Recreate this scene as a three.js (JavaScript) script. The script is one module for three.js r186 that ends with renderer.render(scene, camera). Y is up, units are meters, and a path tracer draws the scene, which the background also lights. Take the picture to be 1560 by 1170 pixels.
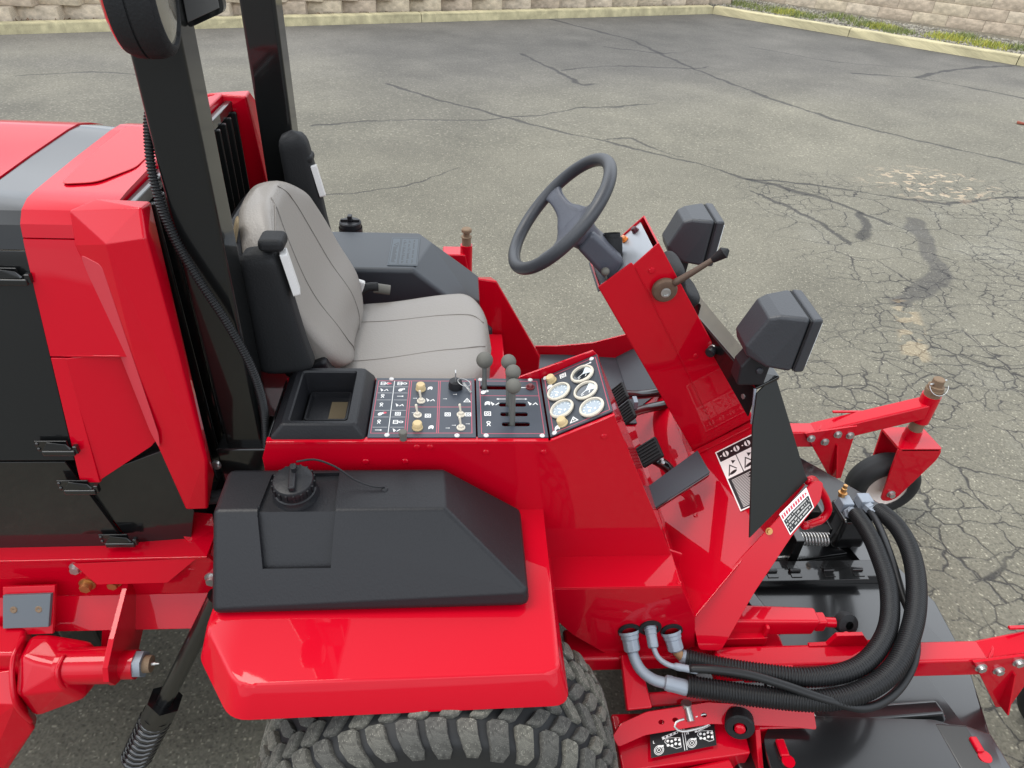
import * as THREE from 'three';
import { mergeGeometries, toCreasedNormals, mergeVertices } from 'three/addons/utils/BufferGeometryUtils.js';
import { ConvexGeometry } from 'three/addons/geometries/ConvexGeometry.js';
import { Brush, Evaluator, SUBTRACTION } from 'three-bvh-csg';
import { RoundedBoxGeometry } from 'three/addons/geometries/RoundedBoxGeometry.js';

// ---------------------------------------------------------------- camera, sky, sun, exposure
const scene = new THREE.Scene();
const camera = new THREE.PerspectiveCamera(56.75, 4 / 3, 0.05, 400);
camera.position.set(0, 2.15, 1.7);
camera.quaternion.setFromRotationMatrix(new THREE.Matrix4().makeBasis(
  new THREE.Vector3(0.99703, 0.04891, 0.05945), new THREE.Vector3(-0.00437, 0.80699, -0.59055), new THREE.Vector3(-0.07686, 0.58853, 0.80481)));
const renderer = new THREE.WebGLRenderer({ antialias: true });
renderer.toneMapping = THREE.LinearToneMapping;
renderer.toneMappingExposure = 1.1;
renderer.shadowMap.enabled = true;
const SUN = new THREE.Vector3(-0.42, 1.0, -0.10).normalize();
{ // bright overcast sky: soft cloud sheets, brighter towards the veiled sun
  const W = 512, H = 256, d = new Float32Array(W * H * 4);
  for (let j = 0; j < H; j++) for (let i = 0; i < W; i++) {
    const th = (j + 0.5) / H * Math.PI - Math.PI / 2, ph = (i + 0.5) / W * 2 * Math.PI - Math.PI;
    const y = Math.sin(th), c = Math.cos(th), x = c * Math.cos(ph), z = c * Math.sin(ph);
    let r = 0.2, g = 0.2, b = 0.19;
    if (y > -0.02) {
      const k = 1 / (0.25 + Math.max(y, 0)), u = x * k * 1.6, v = z * k * 1.6;
      const n = fbm(u * 1.3 + 7, v * 1.3 + 3, 5), m = fbm(u * 0.5 + 31, v * 0.5 + 11, 3);
      const s = Math.max(0, x * SUN.x + y * SUN.y + z * SUN.z);
      const L = (1.15 + 1.5 * sm(0.22, 0.5, y) - 2.05 * sm(0.66, 0.86, y)) * 0.9 * (0.72 + 0.56 * n) * (0.86 + 0.28 * m) + 0.35 * Math.pow(s, 5);
      const blue = Math.max(0, 0.5 - n) * 0.9;
      r = L * (0.95 - 0.45 * blue); g = L * (1.0 - 0.22 * blue); b = L * (1.06 + 0.05 * blue);
    }
    const o = (j * W + i) * 4; d[o] = r; d[o + 1] = g; d[o + 2] = b; d[o + 3] = 1;
  }
  const t = new THREE.DataTexture(d, W, H, THREE.RGBAFormat, THREE.FloatType);
  t.mapping = THREE.EquirectangularReflectionMapping; t.magFilter = THREE.LinearFilter; t.minFilter = THREE.LinearFilter; t.needsUpdate = true;
  scene.background = t; scene.environment = t;
}
const sun = new THREE.DirectionalLight(new THREE.Color(1, 0.955, 0.88), 1.9);
sun.position.copy(SUN).multiplyScalar(30); sun.castShadow = true; sun.shadow.radius = 56;
sun.shadow.mapSize.set(2048, 2048); Object.assign(sun.shadow.camera, { left: -12, right: 12, top: 12, bottom: -12, near: 1, far: 80 });
scene.add(sun); scene.add(sun.target);

// ---------------------------------------------------------------- helpers
function hash(i, j) { let h = Math.imul(i, 374761393) + Math.imul(j, 668265263) | 0; h = Math.imul(h ^ (h >>> 13), 1274126177); return ((h ^ (h >>> 16)) >>> 0) / 4294967296; }
function vn(x, y) { const i = Math.floor(x), j = Math.floor(y), f = x - i, g = y - j, u = f * f * (3 - 2 * f), v = g * g * (3 - 2 * g);
  const a = hash(i, j), b = hash(i + 1, j), c = hash(i, j + 1), e = hash(i + 1, j + 1); return a + (b - a) * u + (c - a) * v + (a - b - c + e) * u * v; }
function fbm(x, y, o) { let s = 0, a = 0.5, t = 0; for (let k = 0; k < o; k++) { s += a * vn(x, y); t += a; a *= 0.5; x = x * 2.03 + 17.1; y = y * 2.03 + 5.3; } return s / t; }
let seed = 12345; const rnd = () => { seed = (Math.imul(seed, 1664525) + 1013904223) | 0; return (seed >>> 0) / 4294967296; };
const V = (x, y, z) => new THREE.Vector3(x, y, z), PI = Math.PI;
function sm(a, b, x) { const t = Math.min(1, Math.max(0, (x - a) / (b - a))); return t * t * (3 - 2 * t); }
const used = new Map();
function numbered(n) { const k = used.get(n) ?? 0; used.set(n, k + 1); return k ? n + '_' + String(k).padStart(3, '0') : n; }
function mesh(parent, name, geo, mat, label) {
  if (mat.userData?.grain && !geo.userData.boxed) { boxUV(geo); geo.userData.boxed = true; }
  const m = new THREE.Mesh(geo, mat); m.name = parent === scene ? numbered(name) : name; m.castShadow = m.receiveShadow = true;
  if (label) m.userData.label = label; parent.add(m); return m;
}
function grp(parent, name, label) { const g = new THREE.Group(); g.name = parent === scene ? numbered(name) : name; if (label) g.userData.label = label; parent.add(g); return g; }
function tag(o, label, category, group, kind) { if (label) o.userData.label = label; if (category) o.userData.category = category; if (group) o.userData.group = group; if (kind) o.userData.kind = kind; return o; }
function M(list) { // merge anything
  return mergeGeometries(list.map((g) => { g = g.index ? g.toNonIndexed() : g.clone(); for (const k of Object.keys(g.attributes)) if (!['position', 'normal', 'uv'].includes(k)) g.deleteAttribute(k);
    if (!g.attributes.normal) g.computeVertexNormals(); if (!g.attributes.uv) g.setAttribute('uv', new THREE.BufferAttribute(new Float32Array(g.attributes.position.count * 2), 2)); g.morphAttributes = {}; g.clearGroups(); return g; }));
}
const box = (x0, x1, y0, y1, z0, z1, r = 0.003) => new RoundedBoxGeometry(x1 - x0, y1 - y0, z1 - z0, 2, Math.min(r, (x1 - x0) / 2.01, (y1 - y0) / 2.01, (z1 - z0) / 2.01)).translate((x0 + x1) / 2, (y0 + y1) / 2, (z0 + z1) / 2);
function aim(geo, pos, dir) { geo.applyQuaternion(new THREE.Quaternion().setFromUnitVectors(V(0, 1, 0), dir.clone().normalize())); return geo.translate(pos.x, pos.y, pos.z); }
const cyl = (a, b, r0, r1 = r0, n = 20) => { const d = b.clone().sub(a); return aim(new THREE.CylinderGeometry(r1, r0, d.length(), n).translate(0, d.length() / 2, 0), a, d); };
const lathe = (prof, pos, dir = V(0, 1, 0), n = 28, crease = 0.6) => aim(toCreasedNormals(new THREE.LatheGeometry(prof.map((p) => new THREE.Vector2(Math.max(p[0], 1e-5), p[1])), n), crease), pos, dir);
const ball = (p, r, n = 24) => new THREE.SphereGeometry(r, n, n / 2).translate(p.x, p.y, p.z);
function roundPoly(p, r) { // 2-D polygon with rounded corners
  if (!r) return p; const o = [];
  p.forEach((b, i) => { const a = p[(i + p.length - 1) % p.length], c = p[(i + 1) % p.length]; const rr = Array.isArray(r) ? r[i] : r;
    const u = a.clone().sub(b), v = c.clone().sub(b), k = Math.min(rr, u.length() * 0.45, v.length() * 0.45); if (k < 1e-4) { o.push(b); return; }
    u.setLength(k).add(b); v.setLength(k).add(b); for (let t = 0; t <= 5; t++) { const s = t / 5; o.push(new THREE.Vector2().addScaledVector(u, (1 - s) * (1 - s)).addScaledVector(b, 2 * s * (1 - s)).addScaledVector(v, s * s)); } });
  return o;
}
// sheet of thickness t whose visible face is the polygon pts (3-D); it faces `out`
function plate(pts, t = 0.004, out = V(0, 0.5, 1), { r = 0, holes = [], bevel = 0.0012, uvbox = false } = {}) {
  const n = V(0, 0, 0); pts.forEach((a, i) => { const b = pts[(i + 1) % pts.length]; n.x += (a.y - b.y) * (a.z + b.z); n.y += (a.z - b.z) * (a.x + b.x); n.z += (a.x - b.x) * (a.y + b.y); });
  n.normalize(); if (n.dot(out) < 0) n.negate();
  const c = pts.reduce((s, p) => s.add(p), V(0, 0, 0)).divideScalar(pts.length);
  const ex = Math.abs(n.x) < 0.9 ? V(1, 0, 0) : V(0, 0, -1); ex.addScaledVector(n, -ex.dot(n)).normalize(); const ey = n.clone().cross(ex);
  const to = (p) => new THREE.Vector2(p.clone().sub(c).dot(ex), p.clone().sub(c).dot(ey));
  const sh = new THREE.Shape(roundPoly(pts.map(to), r)); for (const h of holes) sh.holes.push(new THREE.Path(roundPoly(h.map(to), h.r ?? 0)));
  const b = Math.min(bevel, t / 2.2);
  const g = new THREE.ExtrudeGeometry(sh, { depth: t - 2 * b, bevelEnabled: b > 0, bevelThickness: b, bevelSize: b, bevelOffset: -b, bevelSegments: 2, curveSegments: 6 });
  g.translate(0, 0, -t + b);
  if (uvbox) { g.computeBoundingBox(); const bb = g.boundingBox, P = g.attributes.position, U = g.attributes.uv; for (let i = 0; i < P.count; i++) U.setXY(i, (P.getX(i) - bb.min.x) / (bb.max.x - bb.min.x), (P.getY(i) - bb.min.y) / (bb.max.y - bb.min.y)); }
  return g.applyMatrix4(new THREE.Matrix4().makeBasis(ex, ey, n).setPosition(c));
}
function boxUV(g) { const P = g.attributes.position, N = g.attributes.normal, U = new Float32Array(P.count * 2); for (let i = 0; i < P.count; i++) { const ax = Math.abs(N.getX(i)), ay = Math.abs(N.getY(i)), az = Math.abs(N.getZ(i)), x = P.getX(i), y = P.getY(i), z = P.getZ(i); const [u, v] = ay >= ax && ay >= az ? [x, z] : az >= ax ? [x, y] : [z, y]; U[2 * i] = u * 5; U[2 * i + 1] = v * 5; } g.setAttribute('uv', new THREE.BufferAttribute(U, 2)); }
function planeOf(pts) { const n = V(0, 0, 0), c = pts.reduce((s, p) => s.add(p), V(0, 0, 0)).divideScalar(pts.length); pts.forEach((a, i) => { const b = pts[(i + 1) % pts.length]; n.x += (a.y - b.y) * (a.z + b.z); n.y += (a.z - b.z) * (a.x + b.x); n.z += (a.x - b.x) * (a.y + b.y); }); n.normalize(); if (n.z < 0) n.negate(); return { n, onto: (p, o = 0) => p.clone().addScaledVector(n, o - p.clone().sub(c).dot(n)) }; }
// convex body through outer points, edges rounded by r, exact normals
function rhull(pts, r = 0.01) {
  const faces = (P) => { const g = new ConvexGeometry(P), a = g.attributes.position, F = []; for (let i = 0; i < a.count; i += 3) { const q = [0, 1, 2].map((k) => V().fromBufferAttribute(a, i + k)); const n = q[1].clone().sub(q[0]).cross(q[2].clone().sub(q[0])); if (n.length() > 1e-10) F.push({ q, n: n.normalize() }); } return F; };
  const F = faces(pts), uniq = []; for (const f of F) { f.u = uniq.find((u) => u.n.dot(f.n) > 0.9995); if (!f.u) { f.u = { n: f.n, d: f.n.dot(f.q[0]) }; uniq.push(f.u); } }
  const out = [], nor = new Map(), key = (p) => [p.x, p.y, p.z].map((v) => Math.round(v * 2e4)).join();
  for (const p of pts) {
    const N = []; for (const f of F) if (f.q.some((q) => q.distanceToSquared(p) < 1e-10) && !N.includes(f.u)) N.push(f.u);
    if (!N.length) continue;
    let c = p.clone(); for (let it = 0; it < 60; it++) for (const u of N) { const e = u.n.dot(c) - (u.d - r); c.addScaledVector(u.n, -e * (N.length > 3 ? 0.5 : 1)); }
    const dirs = []; for (let i = 0; i < N.length; i++) for (let j = i; j < N.length; j++) for (let t = 0; t <= 4; t++) dirs.push(N[i].n.clone().multiplyScalar(1 - t / 4).addScaledVector(N[j].n, t / 4));
    if (N.length >= 3) for (let i = 0; i < N.length; i++) for (let j = i + 1; j < N.length; j++) for (let k = j + 1; k < N.length; k++) for (const [a, b, e] of [[1, 1, 1], [2, 1, 1], [1, 2, 1], [1, 1, 2]]) dirs.push(V(0, 0, 0).addScaledVector(N[i].n, a).addScaledVector(N[j].n, b).addScaledVector(N[k].n, e));
    for (const d of dirs) { if (d.length() < 0.05) continue; d.normalize(); const q = c.clone().addScaledVector(d, r), k = key(q); if (!nor.has(k)) { nor.set(k, d); out.push(q); } }
  }
  const g = new ConvexGeometry(out), a = g.attributes.position, n = g.attributes.normal, q = V();
  for (let i = 0; i < a.count; i++) { q.fromBufferAttribute(a, i); const d = nor.get(key(q)); if (d) n.setXYZ(i, d.x, d.y, d.z); }
  return g;
}
const corners = (x0, x1, y0, y1, z0, z1) => [x0, x1].flatMap((x) => [y0, y1].flatMap((y) => [z0, z1].map((z) => V(x, y, z))));
// swept tube; ridge > 0 makes a corrugated hose with that pitch
function tube(pts, r, { n = 14, step = 0.012, ridge = 0, depth = 0.12, taper = null, cap = true, closed = false, straight = false } = {}) {
  let cu; const P = pts.map((p) => p.isVector3 ? p : V(...p));
  if (straight) { cu = new THREE.CurvePath(); for (let i = 1; i < P.length; i++) cu.add(new THREE.LineCurve3(P[i - 1], P[i])); cu.computeFrenetFrames = THREE.Curve.prototype.computeFrenetFrames; } else cu = new THREE.CatmullRomCurve3(P, closed, 'centripetal');
  const L = cu.getLength(), S = Math.max(4, Math.ceil(L / (ridge ? ridge / 6 : step))); cu.arcLengthDivisions = 400;
  const fr = cu.computeFrenetFrames(S, closed), pos = [], idx = [], uv = [];
  for (let i = 0; i <= S; i++) { const p = cu.getPointAt(i / S), s = i / S * L; let k = r * (taper ? taper(i / S) : 1); if (ridge) { const w = Math.sin(s / ridge * 2 * PI); k *= 1 + depth * (Math.sign(w) * Math.pow(Math.abs(w), 0.5) - 1) / 2; }
    for (let j = 0; j <= n; j++) { const a = j / n * 2 * PI; const q = p.clone().addScaledVector(fr.normals[i], Math.cos(a) * k).addScaledVector(fr.binormals[i], Math.sin(a) * k); pos.push(q.x, q.y, q.z); uv.push(s, j / n * 2 * PI * r); } }
  for (let i = 0; i < S; i++) for (let j = 0; j < n; j++) { const a = i * (n + 1) + j, b = a + n + 1; idx.push(a, a + 1, b, b, a + 1, b + 1); }
  if (cap && !closed) for (const [i, f] of [[0, 1], [S, 0]]) { const c = pos.length / 3, p = cu.getPointAt(i / S); pos.push(p.x, p.y, p.z); uv.push(0, 0); for (let j = 0; j < n; j++) { const a = i * (n + 1) + j; f ? idx.push(c, a + 1, a) : idx.push(c, a, a + 1); } }
  const g = new THREE.BufferGeometry(); g.setAttribute('position', new THREE.Float32BufferAttribute(pos, 3)); g.setAttribute('uv', new THREE.Float32BufferAttribute(uv, 2)); g.setIndex(idx); g.computeVertexNormals();
  if (!closed) { const N = g.attributes.normal; for (let i = 0; i <= S; i++) { const a = i * (n + 1), b = a + n, q = V(N.getX(a) + N.getX(b), N.getY(a) + N.getY(b), N.getZ(a) + N.getZ(b)).normalize(); N.setXYZ(a, q.x, q.y, q.z); N.setXYZ(b, q.x, q.y, q.z); } }
  return g;
}
function coil(a, b, R, r, turns) { const d = b.clone().sub(a), L = d.length(), u = V(0.3, 0.2, 0.9).cross(d).normalize(), v = d.clone().normalize().cross(u), P = []; for (let i = 0; i <= turns * 12; i++) { const t = i / (turns * 12), w = t * turns * 2 * PI; P.push(a.clone().addScaledVector(d, t).addScaledVector(u, Math.cos(w) * R).addScaledVector(v, Math.sin(w) * R)); } return tube(P, r, { n: 8, step: 2 * PI * R / 14 }); }
// stack of closed loops (same count) joined by quads; first/last optionally capped
function loft(loops, { capA = false, capB = true, crease = 0.5 } = {}) {
  const n = loops[0].length, pos = [], idx = []; for (const l of loops) for (const p of l) pos.push(p.x, p.y, p.z);
  for (let i = 0; i + 1 < loops.length; i++) for (let j = 0; j < n; j++) { const a = i * n + j, b = i * n + (j + 1) % n; idx.push(a, b, a + n, b, b + n, a + n); }
  const cap = (l, base, flip) => { const nn = V(0, 0, 0); l.forEach((a, i) => { const b = l[(i + 1) % n]; nn.x += (a.y - b.y) * (a.z + b.z); nn.y += (a.z - b.z) * (a.x + b.x); nn.z += (a.x - b.x) * (a.y + b.y); }); const ex = l[1].clone().sub(l[0]).normalize(); nn.normalize(); ex.addScaledVector(nn, -ex.dot(nn)).normalize(); const ey = nn.clone().cross(ex);
    for (const t of THREE.ShapeUtils.triangulateShape(l.map((p) => new THREE.Vector2(p.dot(ex), p.dot(ey))), [])) idx.push(...(flip ? [base + t[0], base + t[2], base + t[1]] : [base + t[0], base + t[1], base + t[2]])); };
  if (capA) cap(loops[0], 0, true); if (capB) cap(loops[loops.length - 1], (loops.length - 1) * n, false);
  const g = new THREE.BufferGeometry(); g.setAttribute('position', new THREE.Float32BufferAttribute(pos, 3)); g.setIndex(idx); return toCreasedNormals(g.toNonIndexed(), crease);
}
const rectLoop = (x0, x1, z0, z1, y, r) => roundPoly([[x0, z1], [x1, z1], [x1, z0], [x0, z0]].map((p) => new THREE.Vector2(...p)), r).map((p) => V(p.x, y, p.y));
const polyLoop = (p, y, r) => roundPoly(p.map((q) => new THREE.Vector2(...q)), r).map((q) => V(q.x, y, q.y));
// soft body: superellipse sections swept along v
function soft(centre, side, w, t, { e = 0.62, nu = 40, nv = 40, dent = null } = {}) {
  const pos = [], idx = []; for (let i = 0; i <= nv; i++) { const v = i / nv, c = centre(v), d = centre(Math.min(1, v + 0.01)).sub(centre(Math.max(0, v - 0.01))).normalize(), nrm = side.clone().cross(d).normalize();
    for (let j = 0; j < nu; j++) { const a = j / nu * 2 * PI, ca = Math.cos(a), sa = Math.sin(a), u = Math.sign(ca) * Math.pow(Math.abs(ca), e), h = Math.sign(sa) * Math.pow(Math.abs(sa), e);
      const q = c.clone().addScaledVector(side, u * w(v)).addScaledVector(nrm, h * t(v) + (dent ? dent(u, v, h) : 0)); pos.push(q.x, q.y, q.z); } }
  for (let i = 0; i < nv; i++) for (let j = 0; j < nu; j++) { const a = i * nu + j, b = i * nu + (j + 1) % nu; idx.push(a, a + nu, b, b, a + nu, b + nu); }
  for (const [i, f] of [[0, 1], [nv, 0]]) { const c = pos.length / 3, q = centre(i / nv); pos.push(q.x, q.y, q.z); for (let j = 0; j < nu; j++) { const a = i * nu + j, b = i * nu + (j + 1) % nu; f ? idx.push(c, a, b) : idx.push(c, b, a); } }
  const g = new THREE.BufferGeometry(); g.setAttribute('position', new THREE.Float32BufferAttribute(pos, 3)); g.setIndex(idx); g.computeVertexNormals(); return g;
}
const endRound = (v, k = 0.12, p = 2.4) => Math.pow(Math.max(0, 1 - Math.pow(Math.abs(v < k ? 1 - v / k : v > 1 - k ? (v - 1 + k) / k : 0), p)), 1 / p);
function bolt(parent, p, dir, r, mat, h = 0.55, washer = true) { const d = dir.clone().normalize(), L = [aim(new THREE.CylinderGeometry(r * 0.93, r, r * h * 2, 6).translate(0, r * h + (washer ? 0.002 : 0), 0), p, d)]; if (washer) L.push(aim(new THREE.CylinderGeometry(r * 1.35, r * 1.35, 0.003, 20).translate(0, 0.0015, 0), p, d)); return mesh(parent, 'bolt', M(L), mat); }
function rivet(parent, p, dir, r, mat, name = 'bolt') { return mesh(parent, name, lathe([[0, r * 0.6], [r * 0.5, r * 0.55], [r * 0.85, r * 0.35], [r, 0], [r, -0.002]].reverse(), p, dir, 16, 0.9), mat); }

// ---------------------------------------------------------------- materials
function std(r, g, b, rough, o = {}) { const m = new THREE.MeshPhysicalMaterial({ color: new THREE.Color().setRGB(r, g, b), roughness: rough, ...o }); return m; }
function noiseTex(w, fn, srgb, rep) { const d = new Uint8Array(w * w * 4); for (let j = 0; j < w; j++) for (let i = 0; i < w; i++) { const c = fn(i / w, j / w), o = (j * w + i) * 4; d[o] = c[0] * 255; d[o + 1] = c[1] * 255; d[o + 2] = c[2] * 255; d[o + 3] = 255; } const t = new THREE.DataTexture(d, w, w); t.wrapS = t.wrapT = THREE.RepeatWrapping; t.magFilter = THREE.LinearFilter; t.minFilter = THREE.LinearMipmapLinearFilter; t.generateMipmaps = true; if (srgb) t.colorSpace = THREE.SRGBColorSpace; if (rep) t.repeat.set(rep, rep); t.needsUpdate = true; return t; }
const red = std(0.475, 0.0006, 0.0115, 0.42, { specularIntensity: 0.06, clearcoat: 0.68, clearcoatRoughness: 0.03 });
const redSatin = std(0.50, 0.006, 0.014, 0.38, {});
const black = std(0.006, 0.0062, 0.0065, 0.3, { specularIntensity: 0.3, clearcoat: 1, clearcoatRoughness: 0.05 });
const postBlack = std(0.006, 0.0064, 0.0064, 0.3, { specularIntensity: 0.25, clearcoat: 0.8, clearcoatRoughness: 0.06 });
const deckBlack = std(0.006, 0.0063, 0.007, 0.3, { clearcoat: 1, clearcoatRoughness: 0.13 });
const plastic = std(0.0115, 0.0117, 0.0138, 0.42, { specularIntensity: 0.62 });
const lampGrey = std(0.029, 0.0315, 0.037, 0.45);
const wheelGrey = std(0.062, 0.066, 0.084, 0.42);
const panelGrey = std(0.03, 0.034, 0.042, 0.45);
const rubber = std(0.0095, 0.010, 0.0112, 0.65, { specularIntensity: 0.7 });
const hoseMat = std(0.009, 0.0093, 0.0102, 0.42, { specularIntensity: 0.7 });
const steel = std(0.5, 0.5, 0.49, 0.38, { metalness: 0.9 });
const zinc = std(0.27, 0.30, 0.345, 0.62, { metalness: 0.45 });
const rusty = std(0.20, 0.135, 0.085, 0.75, { metalness: 0.3 });
const brass = std(0.5, 0.27, 0.1, 0.4, { metalness: 0.8 });
const cream = std(0.55, 0.42, 0.22, 0.55);
const knobGrey = std(0.11, 0.105, 0.09, 0.7);
const tyreMat = std(0.016, 0.0165, 0.0175, 0.6, { specularIntensity: 0.7 });
const white = std(0.6, 0.585, 0.57, 0.5);
const bezel = std(0.62, 0.56, 0.46, 0.45);
const vinylBump = noiseTex(256, (u, v) => { const n = 0.5 + 0.5 * (vn(u * 64, v * 64) - 0.5) + 0.25 * (vn(u * 128, v * 128) - 0.5); return [n, n, n]; }, false);
const vinyl = std(0.225, 0.205, 0.185, 0.44); const seam = std(0.165, 0.15, 0.135, 0.5);
for (const [m, k] of [[plastic, 0.00035], [lampGrey, 0.0005], [vinyl, 0.0005], [rubber, 0.0006], [wheelGrey, 0.0004]]) { m.bumpMap = vinylBump; m.bumpScale = k; m.userData.grain = true; }
const glass = std(0.85, 0.88, 0.9, 0.06, { clearcoat: 1 });
function canvas(w, h, draw) { const c = document.createElement('canvas'); c.width = w; c.height = h; draw(c.getContext('2d'), w, h); const t = new THREE.CanvasTexture(c); t.colorSpace = THREE.SRGBColorSpace; t.anisotropy = 8; return t; }
const print = (t, rough = 0.4, o = {}) => new THREE.MeshPhysicalMaterial({ map: t, roughness: rough, ...o });

// ---------------------------------------------------------------- ground
const CR = [ // cracks on the lot: width, points (x, z)
  [0.022, [[-0.84, -7.22], [-0.28, -6.66], [0.5, -6.03], [1.01, -5.58], [1.43, -5.31], [1.88, -4.95], [2.2, -4.71], [2.58, -4.36], [2.85, -4.13], [3.15, -3.85], [3.4, -3.43]]],
  [0.012, [[1.43, -5.35], [1.72, -5.44], [1.96, -5.02], [2.12, -4.88]]],
  [0.014, [[-1.4, -5.5], [-0.91, -5.73], [-0.39, -5.83], [0.28, -5.89], [0.53, -6.03], [0.93, -6.15], [1.33, -6.46], [1.6, -6.54], [2.3, -6.75]]],
  [0.024, [[0.87, -9.18], [1.16, -8.5], [1.55, -7.5], [1.69, -7.59]]], [0.02, [[1.35, -8.27], [2.17, -8.67], [3.18, -8.64], [3.5, -8.8]]],
  [0.03, [[1.52, -12.25], [2.2, -11.3], [2.73, -10.59], [3.19, -8.84], [3.56, -7.8], [3.93, -6.92], [4.4, -6.18], [4.88, -5.64], [5.62, -4.99]]],
  [0.008, [[-1.01, -3.72], [-0.42, -3.97], [-0.21, -4.18], [0.01, -4.44]]],
  [0.05, [[6.48, -8.66], [7.22, -9.18], [7.82, -9.49], [8.88, -9.8]]], [0.025, [[5.6, -8.76], [6.48, -8.66], [6.95, -8.22], [7.44, -7.67], [8.6, -7.0]]],
  [0.02, [[2.58, -4.36], [3.06, -4.27], [3.45, -4.14], [3.83, -3.93], [4.15, -3.88], [4.57, -3.98], [5.01, -4.09]]],
  [0.016, [[2.5, -4.05], [2.67, -3.79], [2.81, -3.46], [2.89, -3.04]]], [0.035, [[3.27, -3.62], [3.19, -3.36], [3.05, -3.14]]],
  [0.015, [[2.2, -9.9], [3.0, -9.6], [3.4, -9.7]]], [0.012, [[4.6, -10.4], [5.6, -9.5], [6.5, -9.3]]], [0.014, [[-4.9, -7.0], [-4.2, -7.3], [-3.6, -7.2]]],
];
const SEAL = [[3.66, -3.51], [3.57, -3.13], [3.42, -2.79], [3.32, -2.53], [3.05, -2.29], [2.87, -2.17]], TAN = [[2.85, -2.11], [2.78, -1.91], [2.68, -1.68], [2.62, -1.54]];
function segd(x, z, pts) { let m = 1e9; for (let i = 1; i < pts.length; i++) { const ax = pts[i - 1][0], az = pts[i - 1][1], bx = pts[i][0] - ax, bz = pts[i][1] - az; let t = ((x - ax) * bx + (z - az) * bz) / (bx * bx + bz * bz); t = t < 0 ? 0 : t > 1 ? 1 : t; const dx = x - ax - t * bx, dz = z - az - t * bz, d = dx * dx + dz * dz; if (d < m) m = d; } return Math.sqrt(m); }
for (const c of CR) { c[2] = [Math.min(...c[1].map((p) => p[0])) - 0.4, Math.max(...c[1].map((p) => p[0])) + 0.4, Math.min(...c[1].map((p) => p[1])) - 0.4, Math.max(...c[1].map((p) => p[1])) + 0.4]; }
function cell(x, y) { // distance to the nearest Voronoi border
  const i = Math.floor(x), j = Math.floor(y); let f1 = 9, f2 = 9; for (let b = -1; b <= 1; b++) for (let a = -1; a <= 1; a++) { const dx = i + a + 0.1 + 0.8 * hash(i + a, j + b) - x, dy = j + b + 0.1 + 0.8 * hash(i + a + 91, j + b + 57) - y, d = dx * dx + dy * dy; if (d < f1) { f2 = f1; f1 = d; } else if (d < f2) f2 = d; } return Math.sqrt(f2) - Math.sqrt(f1); }
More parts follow.
